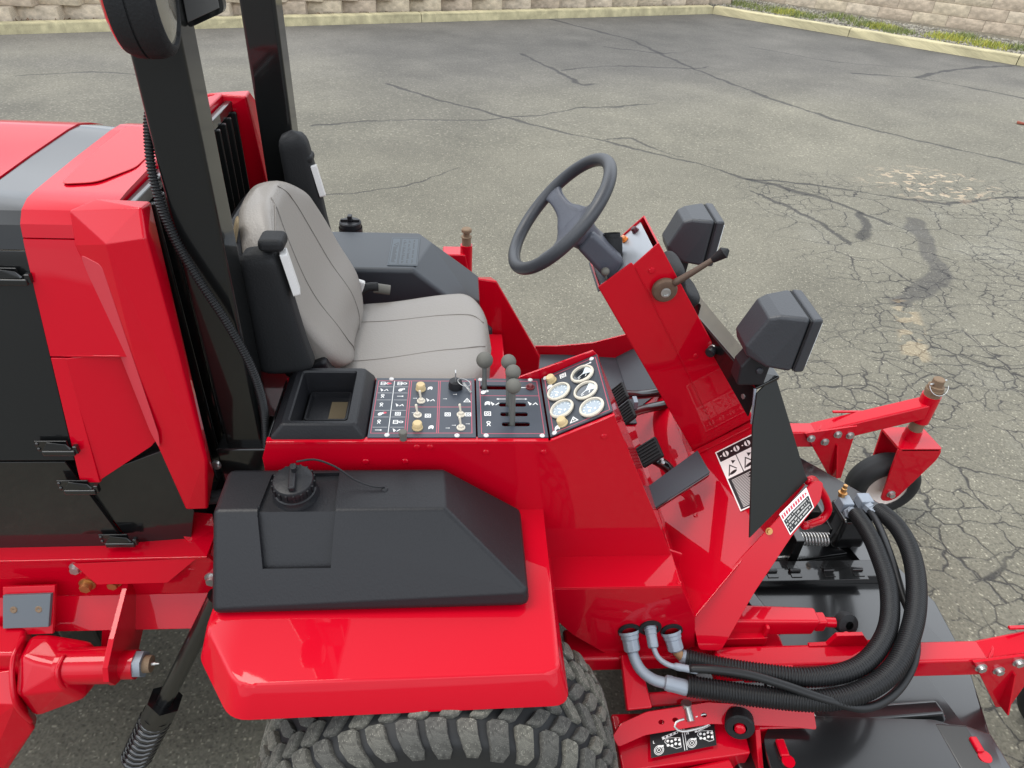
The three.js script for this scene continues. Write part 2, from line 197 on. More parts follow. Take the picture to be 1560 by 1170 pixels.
function groundTile(x0, x1, z0, z1, w, h) {
  const C = new Uint8Array(w * h * 4), B = new Uint8Array(w * h * 4), px = (x1 - x0) / w, enc = (v) => 255 * (v <= 0.0031308 ? 12.92 * v : 1.055 * Math.pow(v, 1 / 2.4) - 0.055);
  const fine = px < 0.006;
  for (let j = 0; j < h; j++) { const z = z1 - (j + 0.5) / h * (z1 - z0);
    for (let i = 0; i < w; i++) { const x = x0 + (i + 0.5) * px;
      const big = fbm(x * 0.35 + 40, z * 0.55 + 9, 3), mid = fbm(x * 2.1, z * 2.1 + 50, 3);
      const st = vn(x * 150, z * 150), st2 = vn(x * 310 + 7, z * 310);
      const worn = sm(-9.5, -5.0, z + 0.6 * (big - 0.5) * 6);             // the far half keeps its dark seal coat
      let v = 0.130 + 0.065 * (big - 0.5) + 0.05 * (mid - 0.5) - 0.046 * (1 - worn);
      const chip = hash(Math.floor(x * 190), Math.floor(z * 190)); let hgt = 0.5 + 0.16 * (st - 0.5) + 0.12 * (st2 - 0.5);
      v *= 0.62 + 0.76 * (0.5 * st + 0.5 * st2);
      if (chip > 0.945) { v += (0.04 + 0.17 * hash(Math.floor(x * 190) + 3, Math.floor(z * 190))) * (0.35 + 0.65 * worn); hgt += 0.12; } else if (chip < 0.07) { v *= 0.72; hgt -= 0.12; }
      let r = v * 1.08, g = v * 1.0, b = v * (0.765 + 0.11 * (1 - worn));
      // alligator cracking on the right
      const al = sm(2.0, 3.0, x + 0.35 * (z + 4.2) * 0.55 + 1.2 * (fbm(x * 0.9 + 3, z * 0.9, 2) - 0.5)) * sm(-5.2, -3.9, z);
      const al2 = sm(0.8, 1.7, x + 0.5 * (mid - 0.5)) * sm(-2.6, -1.2, z);
      const A = Math.max(al, al2);
      if (A > 0.02) {
        const wx = x + 0.10 * (fbm(x * 4, z * 4, 3) - 0.5) + 0.022 * (vn(x * 34, z * 34) - 0.5), wz = z + 0.10 * (fbm(x * 4 + 60, z * 4, 3) - 0.5) + 0.022 * (vn(x * 34 + 9, z * 34) - 0.5);
        const d1 = cell(wx * 2.6 + 5, wz * 3.3) / 2.9, d2 = cell(wx * 7.4, wz * 9.0) / 8.0 + 0.006 * sm(0.42, 0.62, fbm(x * 1.9 + 77, z * 1.9, 2)), d = Math.min(d1 * 0.8, d2), keep = sm(0.30, 0.46, fbm(x * 2.7 + 11, z * 2.7, 2) + 0.28 * (A - 0.4)), lw = 0.0022 + 0.0042 * vn(x * 6, z * 6);
        const c = (1 - sm(lw * 0.5, lw * 1.5, d)) * A * keep; r *= 1 - 0.72 * c; g *= 1 - 0.72 * c; b *= 1 - 0.68 * c; hgt -= 0.4 * c;
        const stn = (1 - sm(0.0, 0.035, d)) * A * keep * 0.13 * vn(x * 5 + 4, z * 5); r *= 1 - stn; g *= 1 - stn; b *= 1 - stn * 0.8;
        const pale = sm(0.60, 0.78, fbm(x * 1.7 + 21, z * 1.7 + 5, 3)) * A * 0.28 * st; r += pale * 0.16; g += pale * 0.16; b += pale * 0.145;
      }
      for (const [cw, pts, bb] of CR) { if (x < bb[0] || x > bb[1] || z < bb[2] || z > bb[3]) continue;
        const d = segd(x + 0.10 * (fbm(x * 5, z * 5, 3) - 0.5) + 0.02 * (st - 0.5), z + 0.10 * (fbm(x * 5 + 20, z * 5, 3) - 0.5), pts), wv = 1.45 * cw * (0.35 + 1.1 * vn(x * 3, z * 3));
        const c = (1 - sm(wv * 0.4, wv * 1.15, d)) * (0.6 + 0.4 * st); r *= 1 - 0.78 * c; g *= 1 - 0.78 * c; b *= 1 - 0.73 * c; hgt -= 0.3 * c; }
      if (fine && x > 2.4 && z > -4.9 && z < -1.2) {
        const ds = segd(x + 0.10 * (fbm(x * 6, z * 6, 3) - 0.5), z + 0.08 * (fbm(x * 6 + 9, z * 6, 3) - 0.5), SEAL), s = (1 - sm(0.045, 0.085, ds + 0.05 * (mid - 0.5))) * (0.5 + 0.5 * st); r *= 1 - 0.55 * s; g *= 1 - 0.55 * s; b *= 1 - 0.47 * s;
        const dt = segd(x, z, TAN), n3 = fbm(x * 9 + 2, z * 14, 3), tt = (1 - sm(0.05, 0.10, dt)) * sm(0.50, 0.56, n3); r += tt * 0.10; g += tt * 0.07; b += tt * 0.035; hgt += tt * 0.2;
        const dp = Math.hypot((x - 4.3) / 0.75, (z + 4.35) / 0.55), pk = (1 - sm(0.3, 1.1, dp)) * sm(0.60, 0.68, fbm(x * 15 + 2, z * 26, 4)); r += pk * 0.24; g += pk * 0.17; b += pk * 0.11;
      }
      const o = (j * w + i) * 4; C[o] = enc(Math.max(0.01, r)); C[o + 1] = enc(Math.max(0.01, g)); C[o + 2] = enc(Math.max(0.01, b)); C[o + 3] = 255; const q = Math.max(0, Math.min(255, hgt * 255)); B[o] = B[o + 1] = B[o + 2] = q; B[o + 3] = 255;
    } }
  const mk = (d, s) => { const t = new THREE.DataTexture(d, w, h); t.magFilter = THREE.LinearFilter; t.minFilter = THREE.LinearMipmapLinearFilter; t.generateMipmaps = true; if (s) t.colorSpace = THREE.SRGBColorSpace; t.needsUpdate = true; return t; };
  return new THREE.MeshStandardMaterial({ map: mk(C, true), bumpMap: mk(B, false), bumpScale: fine ? 0.010 : 0.012, roughness: 0.88 });
}
{
  const T = [[-3, 5, -5, 3, 2048, 2048], [5, 13, -5, 3, 1024, 1024], [-11, -3, -5, 3, 1024, 1024], [-11, 13, -14.5, -5, 2048, 1024], [-180, -11, -180, 180], [13, 180, -180, 180], [-11, 13, -180, -14.5], [-11, 13, 3, 180]];
  const g = new THREE.BufferGeometry(), pos = [], uv = [], idx = [], mats = []; let plain;
  T.forEach(([x0, x1, z0, z1, w, h], k) => { pos.push(x0, 0, z1, x1, 0, z1, x1, 0, z0, x0, 0, z0); const b = k * 4; idx.push(b, b + 1, b + 2, b, b + 2, b + 3); g.addGroup(k * 6, 6, k);
    if (w) { uv.push(0, 0, 1, 0, 1, 1, 0, 1); mats.push(groundTile(x0, x1, z0, z1, w, h)); } else { uv.push(x0 / 3, z1 / 3, x1 / 3, z1 / 3, x1 / 3, z0 / 3, x0 / 3, z0 / 3);
      plain ??= new THREE.MeshStandardMaterial({ map: noiseTex(256, (u, v) => { const n = 0.40 + 0.06 * (hash(Math.floor(u * 256), Math.floor(v * 256)) - 0.5); return [n, n * 0.99, n * 0.95]; }, true), roughness: 0.9 }); mats.push(plain); } });
  g.setAttribute('position', new THREE.Float32BufferAttribute(pos, 3)); g.setAttribute('uv', new THREE.Float32BufferAttribute(uv, 2)); g.setIndex(idx); g.computeVertexNormals();
  tag(mesh(scene, 'asphalt_lot', g, mats), 'grey cracked asphalt parking lot', 'ground', null, 'structure');
}
// kerbs: straight runs of cast concrete lengths
const concrete = new THREE.MeshStandardMaterial({ map: noiseTex(256, (u, v) => { const n = 0.73 + 0.24 * (fbm(u * 9, v * 9, 5) - 0.5) + 0.10 * (hash(Math.floor(u * 256), Math.floor(v * 256)) - 0.5); return [n * 0.93, n * 0.88, n * 0.70]; }, true), roughness: 0.9 });
const stoneTex = noiseTex(512, (u, v) => { const n = 0.78 + 0.30 * (fbm(u * 22, v * 22, 5) - 0.5) + 0.12 * (hash(Math.floor(u * 512), Math.floor(v * 512)) - 0.5); return [n * 0.95, n * 0.88, n * 0.775]; }, true);
const stones = [1, 0.9, 1.06].map((k, i) => new THREE.MeshStandardMaterial({ map: stoneTex, color: new THREE.Color().setRGB(k, k * (i === 1 ? 0.97 : 1), k * (i === 2 ? 1.02 : 0.98)), roughness: 0.95 }));
const CORNER = V(4.95, 0, -13.55), DB = V(-10.85, 0, 4.4).normalize(), DR = V(4.02, 0, 3.92).normalize();
function kerbRun(p, d, len, pieces, name, label) {
  const g = grp(scene, name); tag(g, label, 'kerb', null, 'structure'); const inward = V(-d.z, 0, d.x); if (inward.dot(V(0, 0, 1)) < 0) inward.negate();
  let s = 0; for (let i = 0; i < pieces; i++) { const L = len / pieces, a = s + 0.006, b = s + L - 0.006; s += L;
    const prof = [[0.02, 0], [0.0, 0.10], [-0.012, 0.125], [-0.03, 0.13], [-0.15, 0.135], [-0.16, 0.0]].map(([o, y]) => [o, y]);
    const pos = (t, q) => p.clone().addScaledVector(d, t).addScaledVector(inward, q[0]).setY(q[1] - (q[1] ? 0 : 0.02));
    const n = Math.max(2, Math.round(L / 0.25)), loops = []; for (let k = 0; k <= n; k++) loops.push(prof.map((q, m) => pos(a + (b - a) * k / n, [q[0] + (m > 0 && m < 5 ? 0.006 * (rnd() - 0.5) : 0), q[1] + (m > 0 && m < 5 ? 0.006 * (rnd() - 0.5) : 0)])));
    const ge = loft(loops, { capA: true, capB: true, crease: 0.4 }); const P = ge.attributes.position, U = new Float32Array(P.count * 2); for (let k = 0; k < P.count; k++) { U[2 * k] = P.getX(k) - P.getZ(k); U[2 * k + 1] = P.getY(k) + 0.5 * P.getZ(k); } ge.setAttribute('uv', new THREE.BufferAttribute(U, 2));
    mesh(g, 'kerb_stone', ge, concrete); }
  // shallow gutter lip
  return g;
}
kerbRun(CORNER, DB, 18, 3, 'back_kerb', 'pale concrete kerb below the long block wall');
kerbRun(CORNER, DR, 16, 6, 'side_kerb', 'pale concrete kerb along the gravel planting strip');
// planting bed behind the kerbs
const soilMat = new THREE.MeshStandardMaterial({ map: noiseTex(512, (u, v) => { const c = hash(Math.floor(u * 512), Math.floor(v * 512)), n = 0.40 + 0.22 * (fbm(u * 40, v * 40, 3) - 0.5) + 0.12 * (c - 0.5); return [n * 1.03, n * 0.97, n * 0.84]; }, true), roughness: 1 });
const WA = V(6.9 - 3.4, 0, -14.45 - 2.97), WD = V(3.55, 0, 3.1).normalize();
{
  const far = (p, d, t) => p.clone().addScaledVector(d, t);
  const pts = [far(CORNER, DB, 18), CORNER, far(CORNER, DR, 16), far(CORNER, DR, 16).add(V(6, 0, -6)), V(9, 0, -22), far(CORNER, DB, 18).add(V(-2, 0, -6))];
  const g = new THREE.ShapeGeometry(new THREE.Shape(pts.map((p) => new THREE.Vector2(p.x, -p.z)))).rotateX(-PI / 2).translate(0, 0.105, 0);
  const P = g.attributes.position, U = g.attributes.uv; for (let i = 0; i < P.count; i++) U.setXY(i, P.getX(i) / 1.5, P.getZ(i) / 1.5);
  tag(mesh(scene, 'planting_bed', g, soilMat), 'strip of bare soil under gravel behind the kerb', 'soil', null, 'structure');
  // gravel
  const st = new THREE.DodecahedronGeometry(0.5, 0), N = 9000, im = new THREE.InstancedMesh(st, new THREE.MeshStandardMaterial({ roughness: 0.95 }), N), m = new THREE.Matrix4(), q = new THREE.Quaternion(), col = new THREE.Color();
  const inn = V(DR.z, 0, -DR.x); // away from the lot
  for (let i = 0; i < N; i++) { const t = -0.5 + 12 * rnd(), o = 0.17 + 1.5 * rnd(), s = 0.02 + 0.035 * rnd() * rnd() + 0.012; const p = CORNER.clone().addScaledVector(DR, t).addScaledVector(inn, o); q.setFromEuler(new THREE.Euler(rnd() * 6, rnd() * 6, rnd() * 6)); m.compose(p.setY(0.105 + s * 0.2), q, V(s, s * 0.7, s)); im.setMatrixAt(i, m); const k = 0.10 + 0.24 * rnd(); im.setColorAt(i, col.setRGB(k * 1.06, k * 0.97, k * 0.80)); }
  im.name = 'gravel'; tag(im, 'grey gravel spread in the planting strip behind the kerb', 'gravel', null, 'stuff'); im.castShadow = im.receiveShadow = true; scene.add(im);
  // weeds: blades in low tufts
  const blade = new THREE.BufferGeometry(); blade.setAttribute('position', new THREE.Float32BufferAttribute([-0.5, 0, 0, 0.5, 0, 0, -0.3, 0.55, 0.12, 0.3, 0.55, 0.12, 0, 1, 0.42], 3)); blade.setIndex([0, 1, 2, 1, 3, 2, 2, 3, 4]); blade.computeVertexNormals();
  const weed = (name, label, list, N, cols) => { const im = new THREE.InstancedMesh(blade, new THREE.MeshPhysicalMaterial({ roughness: 0.8, transmission: 0.25, thickness: 0, side: THREE.DoubleSide }), N); for (let i = 0; i < N; i++) { const [t, o, R] = list[i % list.length], a = rnd() * 6.283, rr = R * Math.sqrt(rnd()) * (0.6 + 0.6 * rnd()), h = 0.03 + 0.12 * rnd() * (1.1 - 0.6 * rr / R); const p = CORNER.clone().addScaledVector(DR, t + rr * Math.cos(a) * 1.7).addScaledVector(inn, Math.max(0.19, o + 0.18 + rr * 1.5 * Math.sin(a))); q.setFromEuler(new THREE.Euler((rnd() - 0.5) * 0.9, rnd() * 6.28, (rnd() - 0.5) * 0.9)); m.compose(p.setY(0.105), q, V(0.010 + 0.012 * rnd(), h, h)); im.setMatrixAt(i, m); const c = cols[Math.floor(rnd() * cols.length)], k = 0.8 + 0.4 * rnd(); im.setColorAt(i, col.setRGB(c[0] * k, c[1] * k, c[2] * k)); } im.name = name; tag(im, label, 'weeds', null, 'stuff'); im.castShadow = im.receiveShadow = true; scene.add(im); };
  weed('green_weeds', 'low green weeds growing through the gravel', [[0.9, 0.5, 0.28], [1.6, 0.35, 0.22], [2.7, 0.55, 0.25], [3.3, 0.35, 0.22], [5.3, 0.6, 0.22], [6.9, 0.5, 0.2], [4.3, 0.9, 0.16], [0.2, 0.6, 0.25], [2.1, 0.9, 0.25]], 3600, [[0.22, 0.25, 0.07], [0.28, 0.29, 0.10], [0.15, 0.20, 0.06]]);
  weed('yellow_weeds', 'yellowing weeds in clumps on the gravel', [[1.25, 0.45, 0.2], [4.1, 0.5, 0.24], [4.75, 0.42, 0.22], [3.0, 0.5, 0.18]], 2200, [[0.38, 0.38, 0.06], [0.45, 0.42, 0.07], [0.28, 0.33, 0.06]]);
}
// split-face block walls
function blockWall(name, label, p, d, face, len, courses, bw, y0) {
  const g = grp(scene, name); tag(g, label, 'wall'); const up = V(0, 1, 0), H = 0.2, vari = [];
  const basis = new THREE.Matrix4().makeBasis(d, up, face);
  for (let k = 0; k < 5; k++) { const ge = new THREE.PlaneGeometry(1, 1, 6, 4), P = ge.attributes.position, U = ge.attributes.uv; for (let i = 0; i < P.count; i++) { const x = P.getX(i), y = P.getY(i), e = Math.min(0.5 - Math.abs(x), 0.5 - Math.abs(y)); P.setZ(i, e < 0.01 ? 0.004 : 0.008 + 0.014 * rnd()); U.setXY(i, x * 0.4 + k * 0.37, y * 0.2 + k * 0.21); }
    const sides = new THREE.BoxGeometry(1, 1, 0.2); sides.translate(0, 0, -0.1005); vari.push(toCreasedNormals(M([ge, sides]), 0.3)); }
  const n = Math.round(len / bw); for (let c = 0; c < courses; c++) for (let i = 0; i < n; i++) { const m = mesh(g, 'block', vari[Math.floor(rnd() * 5)], stones[Math.floor(rnd() * 3)]); const w = bw; m.position.copy(p).addScaledVector(d, (i + 0.5 + (c % 2 ? 0.5 : 0)) * bw).addScaledVector(face, -0.02 * c); m.position.y = y0 + (c + 0.5) * H; m.quaternion.setFromRotationMatrix(basis); m.scale.set(w - 0.005, H - 0.005, 1); }
  const core = new THREE.BoxGeometry(len + bw, courses * H, 0.1).translate(len / 2, courses * H / 2, -0.27); core.applyMatrix4(basis); core.translate(p.x, y0, p.z); mesh(g, 'mortar_core', core, std(0.2, 0.17, 0.15, 1));
  return g;
}
const backFace = V(-DB.z, 0, DB.x).negate(); if (backFace.z < 0) backFace.negate();
blockWall('long_block_wall', 'long tan split-face block retaining wall behind the back kerb', CORNER.clone().addScaledVector(DB, -0.6).addScaledVector(backFace, -0.30), DB, backFace, 19, 4, 0.56, 0.09);
const sideFace = V(-WD.z, 0, WD.x); if (sideFace.z < 0) sideFace.negate();
blockWall('side_block_wall', 'tan split-face block retaining wall above the gravel strip', WA, WD, sideFace, 13, 5, 0.62, 0.09);
{ // dry leaf litter at the wall foot
  const q = new THREE.Quaternion(), m = new THREE.Matrix4(), N = 700, im = new THREE.InstancedMesh(new THREE.CircleGeometry(0.5, 6), new THREE.MeshStandardMaterial({ roughness: 0.95, side: THREE.DoubleSide }), N), col = new THREE.Color();
  for (let i = 0; i < N; i++) { const p = CORNER.clone().addScaledVector(DB, rnd() * 14).addScaledVector(backFace, -0.17 - 0.11 * rnd()); q.setFromEuler(new THREE.Euler(-1.57 + (rnd() - 0.5), rnd() * 6, (rnd() - 0.5))); const s = 0.02 + 0.03 * rnd(); m.compose(p.setY(0.115 + 0.02 * rnd()), q, V(s, s * 0.6, s)); im.setMatrixAt(i, m); const k = 0.5 + rnd(); im.setColorAt(i, col.setRGB(0.17 * k, 0.10 * k, 0.06 * k)); }
  im.name = 'leaf_litter'; tag(im, 'brown dry leaf litter between the kerb and the wall', 'leaves', null, 'stuff'); scene.add(im);
}

// ================================================================ the mower (forward = +x, its right side = +z)
const mower = grp(scene, 'riding_mower'); tag(mower, 'large red and black riding mower with grey seat parked on cracked asphalt', 'mower');
const UP = V(0, 1, 0), NEAR = V(0, 0, 1);
// ---------------------------------------------------------------- console on the right of the seat
{
  const c = grp(mower, 'control_console');
  mesh(c, 'side_panel', plate([V(-0.42, 1.094, 0.482), V(0.205, 1.094, 0.482), V(0.346, 1.170, 0.482), V(0.565, 0.70, 0.482), V(-0.435, 0.70, 0.482), V(-0.435, 1.05, 0.482)], 0.006, NEAR), red);
  mesh(c, 'side_flange', plate([V(-0.42, 1.0995, 0.466), V(0.208, 1.0995, 0.466), V(0.208, 1.0995, 0.4835), V(-0.42, 1.0995, 0.4835)], 0.005, UP), red);
  mesh(c, 'inner_panel', plate([V(-0.42, 1.095, 0.236), V(0.135, 1.095, 0.236), V(0.336, 1.187, 0.236), V(0.352, 1.17, 0.236), V(0.55, 0.60, 0.236), V(-0.42, 0.60, 0.236)], 0.006, V(0, 0, -1)), red);
  mesh(c, 'front_panel', plate([V(0.349, 1.172, 0.238), V(0.349, 1.172, 0.48), V(0.567, 0.70, 0.48), V(0.567, 0.70, 0.238)], 0.005, V(1, 0.4, 0)), red);
  mesh(c, 'gauge_flange', plate([V(0.212, 1.0995, 0.474), V(0.212, 1.0995, 0.4835), V(0.349, 1.176, 0.4835), V(0.349, 1.176, 0.474)], 0.004, UP), red);
  mesh(c, 'rear_panel', plate([V(-0.425, 1.09, 0.24), V(-0.425, 1.09, 0.478), V(-0.44, 0.70, 0.478), V(-0.44, 0.70, 0.24)], 0.005, V(-1, 0, 0)), black);
  mesh(c, 'under_shell', box(-0.41, 0.33, 0.86, 0.885, 0.243, 0.473), red);
  // pictogram print
  const ink = '#e8e6e2', line = '#b8475a';
  const blob = (g, x, y, s, k) => { g.save(); g.translate(x, y); g.scale(s, s); g.strokeStyle = g.fillStyle = ink; g.lineWidth = 0.12; g.beginPath();
    if (k === 0) { g.rect(-0.5, -0.35, 0.6, 0.7); g.moveTo(-0.5, 0); g.lineTo(0.1, 0); g.stroke(); g.beginPath(); g.ellipse(0.55, 0, 0.3, 0.18, 0, 0, 7); g.stroke(); }
    else if (k === 1) { g.moveTo(-0.5, -0.4); g.lineTo(0.0, 0.1); g.lineTo(-0.3, 0.45); g.closePath(); g.fill(); g.beginPath(); g.moveTo(0.1, 0.3); g.lineTo(0.5, -0.1); g.lineTo(0.7, 0.3); g.stroke(); }
    else if (k === 2) { g.arc(0, -0.25, 0.2, 0, 7); g.moveTo(-0.2, 0.4); g.lineTo(0, -0.05); g.lineTo(0.2, 0.4); g.stroke(); }
    else if (k === 3) { g.ellipse(0, 0.05, 0.3, 0.38, 0.5, 0, 7); g.fill(); g.beginPath(); g.arc(0.45, -0.2, 0.16, 0, 7); g.stroke(); }
    else if (k === 4) { g.rect(-0.35, -0.35, 0.7, 0.7); g.stroke(); g.beginPath(); g.arc(0, 0, 0.17, 0, 7); g.stroke(); }
    else if (k === 5) { g.moveTo(-0.3, 0.45); g.quadraticCurveTo(-0.4, -0.5, 0.3, -0.35); g.quadraticCurveTo(0.5, 0, 0.25, 0.45); g.quadraticCurveTo(0.15, -0.05, -0.3, 0.45); g.fill(); }
    else if (k === 6) { g.moveTo(0, -0.4); g.lineTo(0.45, 0.4); g.lineTo(-0.45, 0.4); g.closePath(); g.stroke(); g.beginPath(); g.moveTo(0, -0.1); g.lineTo(0, 0.2); g.stroke(); }
    else { g.moveTo(-0.4, 0); g.lineTo(0.4, 0); g.stroke(); g.beginPath(); g.arc(0.4, 0, 0.14, 0, 7); g.fill(); } g.restore(); };
  const sw = canvas(1024, 960, (g, w, h) => { // x -0.2 .. 0.043, z 0.245 .. 0.4725
    const X = (x) => (x + 0.2) / 0.243 * w, Z = (z) => (z - 0.245) / 0.2275 * h; g.fillStyle = '#363b44'; g.fillRect(0, 0, w, h);
    g.strokeStyle = line; g.lineWidth = 7; g.strokeRect(X(-0.194), Z(0.257), X(0.034) - X(-0.194), Z(0.458) - Z(0.257));
    for (const x of [-0.113, -0.118, -0.046, -0.042]) { g.beginPath(); g.moveTo(X(x), Z(0.257)); g.lineTo(X(x), Z(0.458)); g.stroke(); }
    g.beginPath(); g.moveTo(X(-0.113), Z(0.362)); g.lineTo(X(0.034), Z(0.362)); g.stroke();
    g.strokeStyle = ink; g.lineWidth = 6; g.beginPath(); g.moveTo(X(-0.155), Z(0.257)); g.lineTo(X(-0.155), Z(0.458)); g.stroke(); g.lineWidth = 3;
    for (const z of [0.282, 0.307, 0.335, 0.375, 0.40, 0.437]) for (const [a, b] of [[-0.192, -0.158], [-0.152, -0.12]]) { g.beginPath(); g.moveTo(X(a), Z(z)); g.lineTo(X(b), Z(z)); g.stroke(); }
    [0.268, 0.294, 0.32, 0.354, 0.388, 0.418, 0.447].forEach((z, i) => { blob(g, X(-0.179), Z(z), 68, [0, 1, 2, 2, 3, 2, 7][i]); blob(g, X(-0.138), Z(z), 68, [0, 3, 7, 1, 4, 0, 1][i]); });
    g.fillStyle = '#c8394e'; g.beginPath(); g.ellipse(X(-0.167), Z(0.268), 24, 14, 0, 0, 7); g.fill(); g.beginPath(); g.ellipse(X(-0.168), Z(0.384), 16, 14, 0, 0, 7); g.fill();
    [[-0.067, 0.287, 5], [-0.066, 0.334, 1], [-0.068, 0.395, 4], [-0.06, 0.437, 5], [-0.03, 0.33, 7], [-0.022, 0.39, 4], [0.026, 0.39, 4], [-0.022, 0.44, 7], [0.024, 0.335, 6], [-0.006, 0.312, 7], [-0.008, 0.43, 7], [0.024, 0.425, 7], [-0.102, 0.328, 7], [-0.102, 0.384, 7]].forEach(([x, z, k]) => blob(g, X(x), Z(z), k === 7 ? 42 : 72, k)); });
  const lv = canvas(700, 960, (g, w, h) => { const X = (x) => (x - 0.047) / 0.161 * w, Z = (z) => (z - 0.245) / 0.2275 * h; g.fillStyle = '#363b44'; g.fillRect(0, 0, w, h); g.strokeStyle = line; g.lineWidth = 7;
    g.beginPath(); g.moveTo(X(0.056), Z(0.256)); g.lineTo(X(0.2), Z(0.256)); g.lineTo(X(0.2), Z(0.46)); g.lineTo(X(0.056), Z(0.46)); g.closePath(); g.stroke(); g.beginPath(); g.moveTo(X(0.056), Z(0.317)); g.lineTo(X(0.2), Z(0.317)); g.stroke();
    g.strokeStyle = ink; g.lineWidth = 8; g.beginPath(); g.moveTo(X(0.1), Z(0.33)); g.lineTo(X(0.165), Z(0.33)); g.stroke(); g.fillStyle = ink; for (const [x, s] of [[0.1, -1], [0.165, 1]]) { g.beginPath(); g.moveTo(X(x) + s * 24, Z(0.33)); g.lineTo(X(x), Z(0.33) - 14); g.lineTo(X(x), Z(0.33) + 14); g.fill(); }
    [[0.064, 0.302, 3], [0.072, 0.347, 5], [0.09, 0.348, 1], [0.18, 0.347, 1], [0.072, 0.387, 4], [0.073, 0.425, 2], [0.165, 0.283, 7]].forEach(([x, z, k]) => blob(g, X(x), Z(z), 84, k)); });
  const ga = canvas(640, 960, (g, w, h) => { const X = (x) => (x - 0.212) / 0.134 * w, Z = (z) => (z - 0.245) / 0.2275 * h; g.fillStyle = '#2f343c'; g.fillRect(0, 0, w, h); g.strokeStyle = line; g.lineWidth = 7; g.strokeRect(X(0.22), Z(0.254), X(0.341) - X(0.22), Z(0.465) - Z(0.254));
    [[0.228, 0.292, 5], [0.262, 0.272, 4], [0.229, 0.452, 5], [0.266, 0.447, 6], [0.32, 0.268, 7]].forEach(([x, z, k]) => blob(g, X(x), Z(z), 84, k)); });
  const slot = (x0, x1, z, hw) => { const a = [V(x0, 1.1, z - hw), V(x1, 1.1, z - hw), V(x1, 1.1, z + hw), V(x0, 1.1, z + hw)]; a.r = hw; return a; };
  const pan = (x0, x1) => [V(x0, 1.1, 0.4725), V(x1, 1.1, 0.4725), V(x1, 1.1, 0.245), V(x0, 1.1, 0.245)];
  mesh(c, 'switch_panel', plate(pan(-0.2, 0.043), 0.004, UP, { uvbox: true, bevel: 0.0006 }), print(sw), 'dark switch panel printed with white pictograms in red boxes').position.y = 0.003;
  mesh(c, 'lever_panel', plate(pan(0.047, 0.208), 0.004, UP, { uvbox: true, bevel: 0.0006, holes: [slot(0.056, 0.128, 0.283, 0.0085), slot(0.1, 0.166, 0.352, 0.0075), slot(0.102, 0.167, 0.389, 0.0075), slot(0.104, 0.169, 0.426, 0.0075)] }), print(lv), 'dark panel with four lever slots').position.y = 0.003;
  const gy = (x) => 1.103 + 0.565 * (x - 0.21);
  mesh(c, 'gauge_panel', plate([V(0.212, gy(0.212), 0.4725), V(0.346, gy(0.346), 0.4725), V(0.346, gy(0.346), 0.245), V(0.212, gy(0.212), 0.245)], 0.004, UP, { uvbox: true, bevel: 0.0006 }), print(ga), 'tilted dark gauge panel');
  const gn = V(-0.565, 1, 0).normalize();
  const face = canvas(256, 256, (g) => { g.fillStyle = '#8d98a1'; g.fillRect(0, 0, 256, 256); g.strokeStyle = '#e9ecec'; g.lineWidth = 7; for (let k = 0; k < 9; k++) { const a = PI * (0.85 + k * 0.1625); g.beginPath(); g.moveTo(128 + 112 * Math.cos(a), 128 + 112 * Math.sin(a)); g.lineTo(128 + 92 * Math.cos(a), 128 + 92 * Math.sin(a)); g.stroke(); } g.fillStyle = '#f4f4f2'; g.beginPath(); g.rect(80, 150, 26, 34); g.rect(152, 150, 24, 24); g.fill(); g.beginPath(); g.moveTo(128, 140); g.lineTo(74, 84); g.lineWidth = 9; g.stroke(); });
  const faceD = canvas(256, 256, (g) => { g.fillStyle = '#23272d'; g.fillRect(0, 0, 256, 256); g.fillStyle = '#cfd9de'; g.beginPath(); g.moveTo(128, 128); g.arc(128, 128, 126, -1.1, 0.25); g.fill(); g.strokeStyle = '#f2f2ee'; g.lineWidth = 9; g.beginPath(); g.moveTo(60, 165); g.lineTo(150, 110); g.stroke(); g.beginPath(); g.moveTo(60, 190); g.lineTo(95, 175); g.moveTo(160, 190); g.lineTo(180, 150); g.stroke(); });
  for (const [x, z, k] of [[0.305, 0.304, 1], [0.247, 0.332, 0], [0.304, 0.370, 1], [0.247, 0.399, 0], [0.308, 0.437, 0]]) {
    const p = V(x, gy(x), z), g = grp(c, 'gauge'); // its bezel and dial are one body below
    const bz = lathe([[0.0285, 0], [0.0305, 0.003], [0.0305, 0.006], [0.0285, 0.0085], [0.0252, 0.0085], [0.0245, 0.0045], [0.0243, 0.002]], p, gn, 32);
    g.name = 'gauge'; mesh(g, 'bezel', bz, bezel); const dial = new THREE.CircleGeometry(0.0248, 32).rotateX(-PI / 2); dial.rotateY(0); mesh(g, 'dial', aim(dial.translate(0, 0.0035, 0), p, gn), print(k ? faceD : face, 0.12, { clearcoat: 1, clearcoatRoughness: 0.03 }));
  }
  const knob = (p, n = UP) => mesh(c, 'indicator_knob', lathe([[0.0125, 0], [0.0125, 0.003], [0.0113, 0.004], [0.0110, 0.014], [0.0095, 0.0165], [0, 0.0175]], p, n, 20), cream);
  knob(V(-0.089, 1.103, 0.292)); knob(V(-0.090, 1.103, 0.440)); knob(V(0.236, gy(0.236), 0.275), gn); knob(V(0.243, gy(0.243), 0.447), gn);
  mesh(c, 'push_knob', lathe([[0.008, 0], [0.008, 0.014], [0.0095, 0.0145], [0.0095, 0.022], [0.0075, 0.024], [0, 0.0245]], V(-0.120, 1.1, 0.476), UP, 18), knobGrey);
